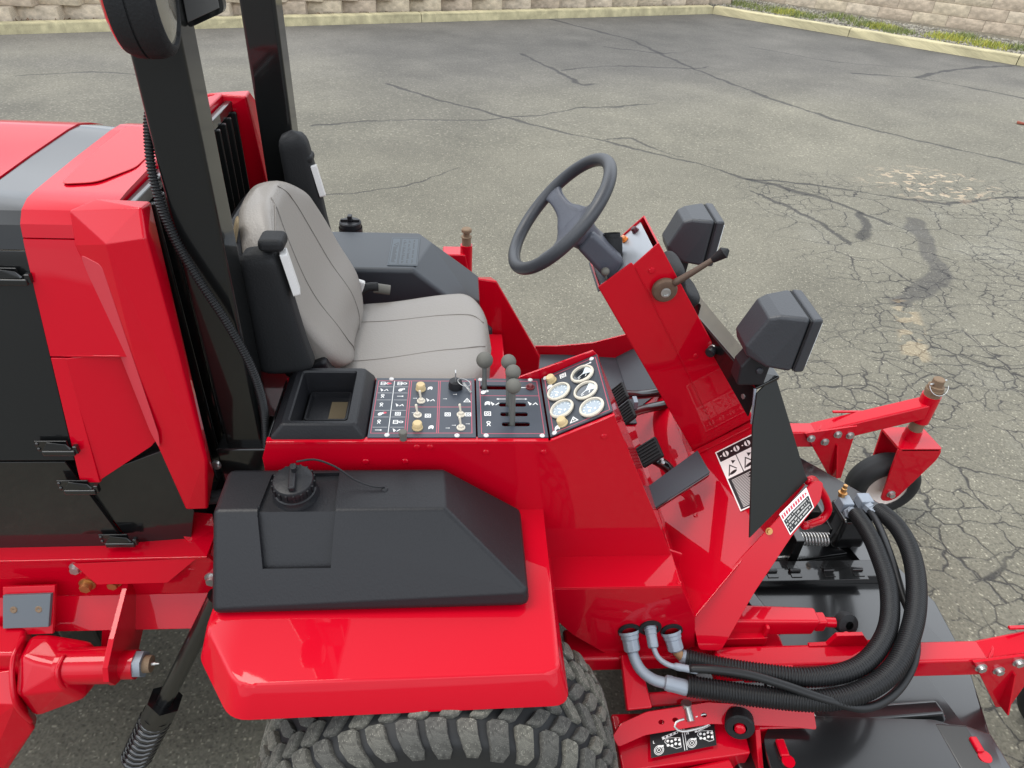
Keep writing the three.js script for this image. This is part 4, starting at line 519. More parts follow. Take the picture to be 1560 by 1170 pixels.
  mesh(s, 'armrest_tag', tg([[-0.3935, 1.440, 0.212], [-0.3835, 1.445, 0.257], [-0.3655, 1.345, 0.262], [-0.3755, 1.340, 0.214]], 0.6), white, 'white tag on the armrest'); mesh(s, 'armrest_tag', tg([[-0.4225, 1.425, -0.372], [-0.4165, 1.437, -0.330], [-0.3985, 1.345, -0.326], [-0.4045, 1.335, -0.370]], 0.6), white, 'white tag on the armrest');
  mesh(s, 'armrest_cap', box(-0.43, -0.375, 1.448, 1.478, 0.205, 0.268, 0.012), rubber); mesh(s, 'armrest_cap', box(-0.45, -0.412, 1.438, 1.462, -0.378, -0.322, 0.01), rubber);
  mesh(s, 'armrest_bracket', M([rhull([V(-0.40, 1.10, 0.15), V(-0.33, 1.13, 0.15), V(-0.31, 1.04, 0.15), V(-0.40, 1.02, 0.15), V(-0.40, 1.10, 0.21), V(-0.33, 1.13, 0.21), V(-0.31, 1.04, 0.21), V(-0.40, 1.02, 0.21)], 0.01)]), plastic);
  mesh(s, 'belt_buckle', rhull([V(-0.335, 1.085, -0.325), V(-0.29, 1.07, -0.325), V(-0.335, 1.10, -0.29), V(-0.285, 1.082, -0.29), V(-0.335, 1.055, -0.325), V(-0.30, 1.045, -0.325), V(-0.335, 1.05, -0.29), V(-0.30, 1.04, -0.29)], 0.005), white); mesh(s, 'belt_webbing', tube([[-0.32, 1.03, -0.30], [-0.285, 1.055, -0.31], [-0.25, 1.055, -0.315]], 0.014), rubber);
  mesh(s, 'belt_retractor', cyl(V(-0.265, 1.048, -0.32), V(-0.215, 1.038, -0.325), 0.016), knobGrey);
  mesh(s, 'seat_base', M([rhull(corners(-0.34, 0.06, 0.78, 0.945, zc - 0.19, zc + 0.19), 0.02)]), plastic);
  mesh(s, 'bulkhead', plate([V(-0.485, 1.13, 0.262), V(-0.485, 1.13, -0.382), V(-0.485, 0.60, -0.382), V(-0.485, 0.60, 0.262)], 0.006, V(1, 0, 0)), black);
  mesh(s, 'seat_platform', box(-0.47, 0.16, 0.62, 0.80, -0.45, 0.235, 0.006), red);
}
// ---------------------------------------------------------------- left tank and fender
{
  const t = grp(mower, 'side_tank', 'dark grey tank on the far fender with moulded warning label');
  mesh(t, 'tank_body', rhull([V(-0.50, 1.05, -0.742), V(-0.15, 1.05, -0.745), V(-0.095, 1.05, -0.66), V(-0.150, 1.05, -0.445), V(-0.50, 1.05, -0.445), V(0.115, 0.845, -0.745), V(0.124, 0.815, -0.445), V(0.126, 0.74, -0.445), V(0.122, 0.66, -0.745), V(0.126, 0.66, -0.445), V(-0.50, 0.66, -0.445), V(-0.50, 0.66, -0.745)], 0.016), std(0.03, 0.035, 0.042, 0.48));
  const lab = canvas(256, 256, (g) => { g.fillStyle = '#3d454c'; g.fillRect(0, 0, 256, 256); g.strokeStyle = '#1c2126'; g.lineWidth = 5; g.strokeRect(10, 8, 72, 240); g.strokeRect(92, 8, 154, 240); g.fillStyle = '#15181c'; for (let k = 0; k < 3; k++) { const x = 112 + k * 44; for (let y = 22; y < 236; y += 7) if (hash(k, y) > 0.22) g.fillRect(x, y, 10 + 14 * hash(y, k) * (k < 2 ? 1.2 : 0.4), 4); } for (let y = 90; y < 230; y += 9) g.fillRect(26, y, 40 * (0.6 + 0.4 * hash(y, 5)), 5); g.beginPath(); g.moveTo(30, 70); g.lineTo(64, 52); g.lineTo(64, 86); g.closePath(); g.stroke(); });
  mesh(t, 'moulded_label', plate([V(-0.235, 1.0525, -0.47), V(-0.135, 1.0525, -0.47), V(-0.135, 1.0525, -0.69), V(-0.235, 1.0525, -0.69)], 0.002, UP, { uvbox: true, bevel: 0.0004 }), print(lab, 0.5));
  mesh(t, 'tank_cap', M([lathe([[0.040, 0], [0.040, 0.018], [0.037, 0.022], [0, 0.023]], V(-0.395, 1.045, -0.79), UP, 28), box(-0.43, -0.36, 1.066, 1.075, -0.796, -0.784, 0.003), box(-0.403, -0.387, 1.068, 1.09, -0.802, -0.778, 0.003), lathe([[0.043, -0.05], [0.043, 0]], V(-0.395, 1.045, -0.79), UP, 28)]), plastic);
  const f = grp(mower, 'far_fender');
  mesh(f, 'fender_skin', rhull([...corners(-0.5, -0.14, 0.80, 0.878, -1.03, -0.60)], 0.02), red);
  mesh(f, 'front_box', rhull([V(0.07, 0.965, -0.565), V(0.118, 0.965, -0.565), V(0.07, 1.012, -0.465), V(0.133, 1.005, -0.46), V(0.320, 0.63, -0.565), V(0.302, 0.70, -0.455), V(0.302, 0.58, -0.455), V(0.32, 0.58, -0.565), V(0.10, 0.58, -0.565), V(0.10, 0.58, -0.46)], 0.006), red);
  mesh(f, 'pin_bracket', rhull([V(-0.06, 0.90, -0.95), V(0.03, 0.90, -0.95), V(0.05, 0.80, -0.95), V(-0.06, 0.80, -0.95), V(-0.06, 0.90, -0.87), V(0.03, 0.90, -0.87), V(0.05, 0.80, -0.87), V(-0.06, 0.80, -0.87)], 0.006), red);
  mesh(f, 'pin_tube', cyl(V(0.034, 0.79, -0.9), V(0.034, 0.93, -0.9), 0.024, 0.024, 24), red);
  mesh(f, 'pivot_pin', lathe([[0.018, 0], [0.018, 0.03], [0.021, 0.032], [0.021, 0.036], [0.013, 0.038], [0.013, 0.055], [0.02, 0.056], [0.02, 0.066], [0.016, 0.07], [0, 0.07]], V(0.034, 0.93, -0.9), UP, 20), rusty);
}
// ---------------------------------------------------------------- operator floor
const tb = (x) => 0.570 + 0.756 * (x - 0.63); // toe board height
{
  const f = grp(mower, 'operator_floor');
  mesh(f, 'floor_pan', plate([V(0.05, 0.568, 0.575), V(0.631, 0.568, 0.575), V(0.631, 0.568, -0.70), V(0.05, 0.568, -0.70)], 0.006, UP), red);
  mesh(f, 'toe_board', plate([V(0.602, tb(0.602), 0.576), V(0.632, tb(0.632), 0.577), V(0.955, tb(0.955), 0.336), V(0.935, tb(0.935), 0.26), V(0.925, tb(0.925), 0.05), V(0.925, tb(0.925), -0.3), V(0.86, tb(0.86), -0.45), V(0.602, tb(0.602), -0.70)], 0.005, UP), red);
  mesh(f, 'floor_mat', plate([V(0.16, 0.576, -0.655), V(0.637, 0.576, -0.655), V(0.637, 0.576, -0.22), V(0.16, 0.576, -0.22)], 0.005, UP), panelGrey); mesh(f, 'floor_mat', plate([V(0.634, tb(0.634) + 0.006, -0.655), V(0.745, tb(0.745) + 0.006, -0.60), V(0.745, tb(0.745) + 0.006, -0.32), V(0.634, tb(0.634) + 0.006, -0.28)], 0.005, UP), panelGrey);
  mesh(f, 'far_flange', plate([V(0.167, 0.598, -0.66), V(0.39, 0.614, -0.66), V(0.534, 0.64, -0.66), V(0.80, 0.745, -0.62), V(0.86, 0.76, -0.60), V(0.86, 0.70, -0.60), V(0.63, 0.56, -0.66), V(0.167, 0.55, -0.66)], 0.006, NEAR), red);
  // side rail along the cut corner
  const rail = [V(0.628, 0.573, 0.582), V(0.655, 0.455, 0.594), V(0.715, 0.458, 0.602), V(0.80, 0.60, 0.535), V(0.90, 0.735, 0.458), V(0.978, 0.815, 0.398), V(0.985, 0.850, 0.362), V(0.960, 0.838, 0.338)];
  mesh(f, 'side_rail', plate(rail, 0.007, V(0.5, 0.2, 1), { r: 0.012 }), red, 'red diagonal rail with warning decal');
  const handle = [[0.955, 0.835, 0.345], [0.985, 0.815, 0.318], [1.025, 0.768, 0.30], [1.068, 0.708, 0.298], [1.082, 0.672, 0.302], [1.066, 0.648, 0.312], [1.03, 0.660, 0.335], [0.985, 0.690, 0.372], [0.955, 0.722, 0.402]];
  mesh(f, 'grab_handle', tube(handle, 0.0115), red);
  const warn = canvas(256, 420, (g) => { g.fillStyle = '#17181a'; g.fillRect(0, 0, 256, 420); g.strokeStyle = '#f1efea'; g.lineWidth = 12; g.strokeRect(6, 6, 244, 408); g.fillStyle = '#e9e4e2'; g.fillRect(12, 12, 78, 396); g.fillStyle = '#c2404e'; for (let y = 60; y < 390; y += 36) g.fillRect(28, y, 46, 24); g.beginPath(); g.moveTo(30, 46); g.lineTo(74, 46); g.lineTo(52, 18); g.fill(); g.fillStyle = '#d9d6d0'; for (let k = 0; k < 4; k++) for (let y = 24; y < 390; y += 13) if (hash(k + 9, y) > 0.25) g.fillRect(106 + k * 34, y, 16, 9); });
  const RP = planeOf(rail);
  { // decal lies on the rail, reading up its length
    const Q = [V(0.865, 0.772, 0.403), V(0.897, 0.714, 0.418), V(0.961, 0.771, 0.368), V(0.938, 0.825, 0.352)]
      .map((p) => RP.onto(p, 0.0015)), geo = new THREE.BufferGeometry();
    geo.setAttribute('position', new THREE.Float32BufferAttribute(Q.flatMap((p) => [p.x, p.y, p.z]), 3)); geo.setAttribute('uv', new THREE.Float32BufferAttribute([0, 0, 1, 0, 1, 1, 0, 1], 2)); geo.setIndex([0, 1, 2, 0, 2, 3]); geo.computeVertexNormals(); mesh(f, 'rail_decal', geo, print(warn, 0.4), 'black and white warning decal with red header'); }
  bolt(f, RP.onto(V(0.838, 0.735, 0.43)), RP.n, 0.0072, brass);
  rivet(f, V(0.705, tb(0.705), 0.27), V(-0.756, 1, 0), 0.008, red);
  const big = canvas(512, 640, (g) => { g.fillStyle = '#19191b'; g.fillRect(0, 0, 512, 640); g.strokeStyle = '#efeae6'; g.lineWidth = 12; g.strokeRect(6, 6, 500, 628); g.fillStyle = '#efeae6'; for (let k = 0; k < 4; k++) { g.beginPath(); g.arc(90 + k * 115, 64, 30, 0, 7); g.fill(); g.fillStyle = '#19191b'; g.fillRect(82 + k * 115, 30, 14, 60); g.fillStyle = '#efeae6'; g.fillRect(30 + k * 115, 58, 16, 12); } g.fillRect(12, 120, 488, 190); g.fillStyle = '#19191b'; for (const x of [172, 338]) g.fillRect(x, 120, 8, 190); g.lineWidth = 10; g.strokeStyle = '#19191b'; for (let k = 0; k < 3; k++) { g.beginPath(); g.moveTo(34 + k * 165, 288); g.lineTo(80 + k * 165, 190); g.lineTo(130 + k * 165, 250); g.stroke(); g.beginPath(); g.moveTo(110 + k * 165, 150); g.lineTo(150 + k * 165, 170); g.lineTo(112 + k * 165, 190); g.fill(); g.beginPath(); g.ellipse(85 + k * 165, 270, 40, 14, -0.2, 0, 7); g.fill(); } g.fillStyle = '#d8d4d0'; for (let c = 0; c < 2; c++) for (let y = 335; y < 610; y += 13) g.fillRect(40 + c * 230, y, 150 + 60 * hash(c, y), 6); });
  const dn = V(-0.756, 1, 0).normalize(); { const geo = new THREE.PlaneGeometry(0.16, 0.25); const ex = V(1, 0.756, 0).normalize(); // reads across the machine
    geo.applyMatrix4(new THREE.Matrix4().makeBasis(ex, V(0, 0, -1), dn)); const p = V(0.868, tb(0.868), 0.205).addScaledVector(dn, 0.003); mesh(f, 'toe_board_decal', geo.translate(p.x, p.y, p.z), print(big, 0.35), 'black and white instruction decal on the toe board'); }
  // pedals
  const pedal = (name, c, n, w, l, label) => { const g = grp(f, name, label); const ey = n.clone().normalize(), ex = V(0, 0, 1).addScaledVector(ey, -ey.z).normalize(), ez = ex.clone().cross(ey); const m4 = new THREE.Matrix4().makeBasis(ex, ey, ez).setPosition(c); mesh(g, 'pedal_pad', new RoundedBoxGeometry(w, 0.014, l, 3, 0.006).applyMatrix4(m4), rubber); for (let i = 0; i < 6; i++) mesh(g, 'pad_rib', new RoundedBoxGeometry(0.004, 0.005, l * 0.86, 1, 0.0015).translate((i - 2.5) * w / 6.6, 0.008, 0).applyMatrix4(m4), rubber); return g; };
  const p1 = pedal('brake_pedal', V(0.548, 0.722, -0.195), V(-0.75, 0.66, 0.12), 0.082, 0.060); mesh(p1, 'pedal_arm', tube([[0.56, 0.705, -0.22], [0.64, 0.665, -0.27], [0.74, 0.66, -0.30], [0.82, 0.70, -0.30]], 0.016, { n: 10 }), black);
  const p2 = pedal('brake_pedal', V(0.555, 0.712, -0.105), V(-0.75, 0.66, 0.12), 0.082, 0.062); mesh(p2, 'pedal_arm', tube([[0.57, 0.70, -0.12], [0.66, 0.66, -0.20], [0.76, 0.655, -0.24], [0.84, 0.70, -0.24]], 0.016, { n: 10 }), black); mesh(p2, 'pedal_link', box(0.585, 0.60, 0.69, 0.735, -0.17, -0.135, 0.002), zinc);
  const p3 = pedal('drive_pedal', V(0.588, 0.722, 0.098), V(-0.66, 0.72, 0.2), 0.078, 0.075); mesh(p3, 'pedal_arm', tube([[0.603, 0.705, 0.11], [0.645, 0.68, 0.12], [0.675, 0.635, 0.135], [0.68, 0.61, 0.14]], 0.017, { n: 10 }), black); for (const z of [0.118, 0.133]) rivet(p3, V(0.622, 0.712, z), V(0.2, 1, 0.4), 0.007, steel);
  mesh(f, 'foot_rest', plate([V(0.530, 0.79, 0.345), V(0.555, 0.735, 0.33), V(0.745, 0.725, 0.088), V(0.752, 0.722, 0.188), V(0.55, 0.735, 0.345)].length ? [V(0.537, 0.762, 0.285), V(0.728, 0.748, 0.116), V(0.742, 0.738, 0.205), V(0.530, 0.762, 0.372)] : [], 0.012, UP), panelGrey);
  mesh(f, 'foot_rest_edge', plate([V(0.531, 0.757, 0.374), V(0.743, 0.733, 0.207), V(0.742, 0.715, 0.203), V(0.531, 0.738, 0.368)], 0.004, NEAR), black);
}
// ---------------------------------------------------------------- steering column
{
  const s = grp(mower, 'steering_column'); const z0 = -0.15, z1 = 0.03;
  const side = [[0.376, 1.252], [0.455, 1.325], [0.461, 1.317], [0.5165, 1.382], [0.915, 0.80], [0.755, 0.665]];
  mesh(s, 'near_cheek', plate(side.map(([x, y]) => V(x, y, z1)), 0.005, NEAR, { r: 0.004 }), red, 'red side plate of the steering column');
  mesh(s, 'far_cheek', plate([[0.376, 1.252], [0.40, 1.274], [0.405, 1.262], [0.425, 1.280], [0.43, 1.300], [0.443, 1.312], [0.448, 1.305], [0.5165, 1.382], [0.915, 0.80], [0.755, 0.665]].map(([x, y]) => V(x, y, z0)), 0.005, V(0, 0, -1), { r: 0.002 }), red);
  mesh(s, 'rear_face', plate([V(0.375, 1.25, z1 - 0.001), V(0.375, 1.25, z0 + 0.001), V(0.757, 0.66, z0 + 0.001), V(0.757, 0.66, z1 - 0.001)], 0.005, V(-1, -0.4, 0)), red);
  mesh(s, 'front_face', plate([V(0.518, 1.3815, z1 - 0.001), V(0.518, 1.3815, z0 + 0.001), V(0.917, 0.80, z0 + 0.001), V(0.917, 0.80, z1 - 0.001)], 0.005, V(1, 0.6, 0)), red);
  mesh(s, 'indicator_plate', plate([V(0.412, 1.262, z1 - 0.006), V(0.508, 1.364, z1 - 0.006), V(0.508, 1.364, z0 + 0.006), V(0.412, 1.262, z0 + 0.006)], 0.004, V(-0.6, 0.8, 0)), std(0.42, 0.44, 0.47, 0.35, { metalness: 0.4 }), 'grey metal plate with indicator lamps');
  const inn = V(-0.71, 0.70, 0).normalize();
  [[0.440, 1.293, 0], [0.466, 1.321, 0], [0.492, 1.348, 1]].forEach(([x, y, k]) => mesh(s, 'indicator_lamp', M([lathe([[0.0105, 0], [0.0105, 0.003], [0.008, 0.004], [0.0085, 0.009], [0.006, 0.014], [0, 0.016]], V(x, y, -0.118), inn, 18)]), k ? std(0.06, 0.008, 0.015, 0.2) : std(0.75, 0.20, 0.01, 0.3, { clearcoat: 1 })));
  mesh(s, 'seam_edge', plate([V(0.466, 1.31, 0.0325), V(0.469, 1.312, 0.0325), V(0.80, 0.77, 0.0325), V(0.797, 0.768, 0.0325)], 0.002, NEAR), red);
  rivet(s, V(0.512, 1.303, 0.03), NEAR, 0.009, red); rivet(s, V(0.686, 1.033, 0.03), NEAR, 0.008, red);
  mesh(s, 'base_flange', plate([V(0.742, 0.664, 0.055), V(0.925, 0.802, 0.055), V(0.925, 0.802, 0.034), V(0.742, 0.664, 0.034)], 0.008, UP), red);
  mesh(s, 'base_flange', plate([V(0.735, 0.66, 0.05), V(0.735, 0.66, -0.17), V(0.752, 0.668, -0.17), V(0.752, 0.668, 0.05)], 0.008, V(-0.7, 0.7, 0)), red);
  // tilt lever on the near cheek
  const cr = grp(s, 'tilt_lever', 'rusty steel tilt lever with round hub');
  mesh(cr, 'lever_hub', M([lathe([[0.030, 0], [0.034, 0.006], [0.034, 0.016], [0.030, 0.022], [0.016, 0.026], [0.0125, 0.025]], V(0.553, 1.252, 0.031), NEAR, 30)]), std(0.12, 0.075, 0.05, 0.72, { metalness: 0.4 })); mesh(cr, 'hub_nut', lathe([[0.0135, 0.02], [0.0135, 0.028], [0.0085, 0.029], [0.008, 0.0265], [0, 0.0265]], V(0.553, 1.252, 0.031), NEAR, 24), steel);
  mesh(cr, 'lever_arm', tube([[0.572, 1.275, 0.048], [0.62, 1.318, 0.056], [0.668, 1.362, 0.062]], 0.0085, { n: 12, taper: (t) => 1.15 - 0.35 * t }), std(0.10, 0.068, 0.05, 0.6, { metalness: 0.5 }));
  mesh(cr, 'lever_grip', lathe([[0.006, 0], [0.009, 0.004], [0.015, 0.034], [0.0165, 0.036], [0.004, 0.050], [0, 0.05]], V(0.655, 1.350, 0.0605), V(0.048, 0.044, 0.006), 18), rubber);
  // shaft housing, clutch knob
  const ax = V(0.763, -0.646, 0).normalize(), wc = V(0.266, 1.421, -0.052);
  mesh(s, 'column_shroud', rhull([V(0.315, 1.34, -0.10), V(0.345, 1.395, -0.10), V(0.315, 1.34, -0.005), V(0.345, 1.395, -0.005), V(0.42, 1.235, -0.11), V(0.445, 1.31, -0.11), V(0.42, 1.235, 0.0), V(0.445, 1.31, 0.0)], 0.014), wheelGrey);
  mesh(s, 'shroud_boot', lathe([[0.026, 0], [0.026, 0.06], [0.031, 0.064], [0.031, 0.012], [0.022, 0.012]], V(0.415, 1.355, -0.085), V(0.1, -1, 0.35), 24), rubber);
  mesh(s, 'column_cavity', plate([V(0.376, 1.236, z1 - 0.006), V(0.42, 1.262, z1 - 0.006), V(0.42, 1.262, z0 + 0.006), V(0.376, 1.236, z0 + 0.006)], 0.004, UP), panelGrey);
  mesh(s, 'small_lever', M([cyl(V(0.405, 1.245, 0.012), V(0.392, 1.285, 0.018), 0.003, 0.003, 8), ball(V(0.391, 1.292, 0.019), 0.0115, 16)]), knobGrey);
  mesh(s, 'cable_clip', box(0.385, 0.41, 1.24, 1.252, 0.005, 0.022, 0.003), zinc);
  // wheel
  const w = grp(mower, 'steering_wheel', 'dark grey three-spoke steering wheel'); const e1 = V(0.646, 0.763, 0).normalize(), e2 = V(0, 0, 1);
  const on = (a, R, d = 0) => wc.clone().addScaledVector(e1, R * Math.cos(a)).addScaledVector(e2, R * Math.sin(a)).addScaledVector(ax, d);
  const basis = new THREE.Matrix4().makeBasis(e1, e2, e1.clone().cross(e2)).setPosition(wc);
  mesh(w, 'rim', new THREE.TorusGeometry(0.1745, 0.0168, 20, 90).applyMatrix4(basis), std(0.03, 0.032, 0.038, 0.42));
  for (const deg of [268, 128, 30]) { const a = deg * PI / 180, cv = new THREE.CatmullRomCurve3([on(a, 0.178, 0.002), on(a, 0.14, 0.012), on(a, 0.09, 0.035), on(a, 0.045, 0.052), on(a, 0.0, 0.056)]);
    const sd = e2.clone().multiplyScalar(Math.cos(a)).addScaledVector(e1, -Math.sin(a)); mesh(w, 'spoke', soft((v) => cv.getPoint(v), sd, (v) => 0.036 - 0.014 * Math.sin(Math.min(1, v * 1.5) * PI) + 0.026 * sm(0.5, 1, v), () => 0.010, { e: 0.6, nu: 24, nv: 24 }), wheelGrey); }
  mesh(w, 'hub', lathe([[0.034, 0.12], [0.042, 0.085], [0.054, 0.068], [0.056, 0.054], [0.048, 0.046], [0, 0.042]].reverse(), wc, ax, 32, 0.7), wheelGrey);
}
// ---------------------------------------------------------------- lamp bracket and head lamps
{
  const b = grp(mower, 'lamp_bracket');
  mesh(b, 'side_brace', plate([V(0.786, 0.738, 0.465), V(0.951, 0.838, 0.336), V(0.942, 0.845, 0.329), V(0.836, 1.118, 0.246), V(0.779, 1.066, 0.252), V(0.772, 0.99, 0.30)], 0.006, V(0.7, 0.2, 0.8)), std(0.012, 0.0128, 0.0115, 0.38, { specularIntensity: 0.6 }), 'flat black brace plate below the near head lamp');
  mesh(b, 'brace_edge', tube([[0.776, 1.078, 0.250], [0.782, 1.02, 0.262], [0.787, 0.975, 0.268]], 0.004, { n: 8 }), zinc);
  mesh(b, 'brace_top', rhull([V(0.776, 1.082, 0.253), V(0.838, 1.112, 0.240), V(0.776, 1.086, 0.175), V(0.838, 1.108, 0.16), V(0.776, 1.074, 0.253), V(0.838, 1.10, 0.240), V(0.776, 1.07, 0.175), V(0.838, 1.09, 0.16)], 0.003), black);
  // bent sheet that carries both lamps across the front of the column
  const N1 = V(0.782, 1.075, 0.243), N2 = V(0.700, 1.106, -0.058), N3 = V(0.665, 1.118, -0.20), F1 = V(0.855, 1.045, 0.16), F3 = V(0.752, 1.075, -0.34), dn = V(0, -0.15, 0);
  mesh(b, 'sheet_side', plate([N1, N2, N3, N3.clone().add(V(0, -0.02, 0)), N2.clone().add(V(0.0, -0.025, 0)), N1.clone().add(V(0.0, -0.095, 0))], 0.005, V(-0.6, 0.1, 0.8)), black);
  mesh(b, 'sheet_top', plate([N1.clone().add(V(0.004, 0.004, 0)), N2.clone().add(V(0.004, 0.004, 0)), N3.clone().add(V(0.004, 0.004, 0)), F3, F1], 0.005, V(0.5, 1, 0)), black);
  mesh(b, 'sheet_flap', plate([V(0.700, 1.112, -0.056), V(0.694, 1.165, -0.03), V(0.64, 1.20, -0.02), V(0.655, 1.13, -0.04)], 0.004, V(-0.4, 0.5, 0.8), { r: 0.01 }), black);
  mesh(b, 'rubber_boot', soft((v) => V(0.575 + 0.09 * v, 1.29 - 0.12 * v, -0.06), V(0, 0, 1), (v) => 0.075 * endRound(v, 0.2), (v) => (0.022 + 0.01 * Math.sin(v * 9)) * endRound(v, 0.2), { nu: 30, nv: 24 }), rubber);
  mesh(b, 'clamp_knob', lathe([[0.012, 0], [0.012, 0.018], [0.0145, 0.02], [0.0145, 0.028], [0.01, 0.034], [0, 0.035]], V(0.730, 1.062, 0.040), V(-0.6, 0.1, 0.75), 20), plastic); mesh(b, 'clamp_collar', lathe([[0.0135, 0], [0.0155, 0.003], [0.0155, 0.009], [0.0135, 0.012]], V(0.732, 1.061, 0.036), V(-0.6, 0.1, 0.75), 20), steel);
  bolt(b, V(0.782, 1.02, 0.205), V(-0.96, 0.0, 0.26), 0.0085, steel);
  const lampAt = (px, py, pz, label) => { const h = grp(mower, 'head_lamp', label), P = V(px, py, pz);
    // local: forward +x; box tapered to the rear
    const ry = 0.0, body = [], rim = []; for (const [x, y, hz] of [[-0.092, -0.036, 0.046], [-0.082, -0.064, 0.046], [-0.060, 0.050, 0.050], [-0.036, 0.062, 0.058], [0.030, 0.070, 0.076], [0.030, -0.084, 0.078], [-0.03, -0.082, 0.068]]) for (const sz of [-1, 1]) body.push(V(x, y, sz * hz));
    for (const x of [0.033, 0.060]) for (const sy of [0, 1]) for (const sz of [-1, 1]) { const y = sy ? 0.066 : -0.082; rim.push(V(x, y + (sy ? 0.003 : -0.001), sz * (x > 0.05 ? 0.074 : 0.079))); }
    const tilt = (g) => g.rotateZ(-0.04).rotateY(-0.04).translate(P.x, P.y, P.z);
    mesh(h, 'lamp_shell', tilt(rhull(body, 0.011)), lampGrey); mesh(h, 'lamp_rim', tilt(rhull(rim, 0.007)), lampGrey); mesh(h, 'lens', tilt(box(0.0605, 0.064, -0.07, 0.055, -0.066, 0.066, 0.002)), glass);
    mesh(h, 'lamp_gasket', tilt(box(0.029, 0.034, -0.079, 0.064, -0.076, 0.076, 0.004)), rubber);
    const f = V(P.x - 0.052, P.y - 0.125, P.z); mesh(h, 'lamp_foot', rhull([V(f.x - 0.030, f.y - 0.035, f.z - 0.03), V(f.x + 0.040, f.y - 0.035, f.z - 0.03), V(f.x - 0.030, f.y - 0.035, f.z + 0.03), V(f.x + 0.040, f.y - 0.035, f.z + 0.03), V(f.x - 0.032, f.y + 0.02, f.z - 0.026), V(f.x + 0.045, f.y + 0.035, f.z - 0.026), V(f.x - 0.032, f.y + 0.02, f.z + 0.026), V(f.x + 0.045, f.y + 0.035, f.z + 0.026), V(f.x - 0.010, f.y + 0.06, f.z - 0.026), V(f.x - 0.010, f.y + 0.06, f.z + 0.026)], 0.006), plastic);
    rivet(h, V(f.x + 0.018, f.y + 0.012, f.z + 0.0305), NEAR, 0.009, lampGrey, 'foot_screw'); return h; };
  lampAt(0.800, 1.258, 0.235, 'grey head lamp on the near side'); lampAt(0.752, 1.240, -0.37, 'grey head lamp beyond the steering column');
}
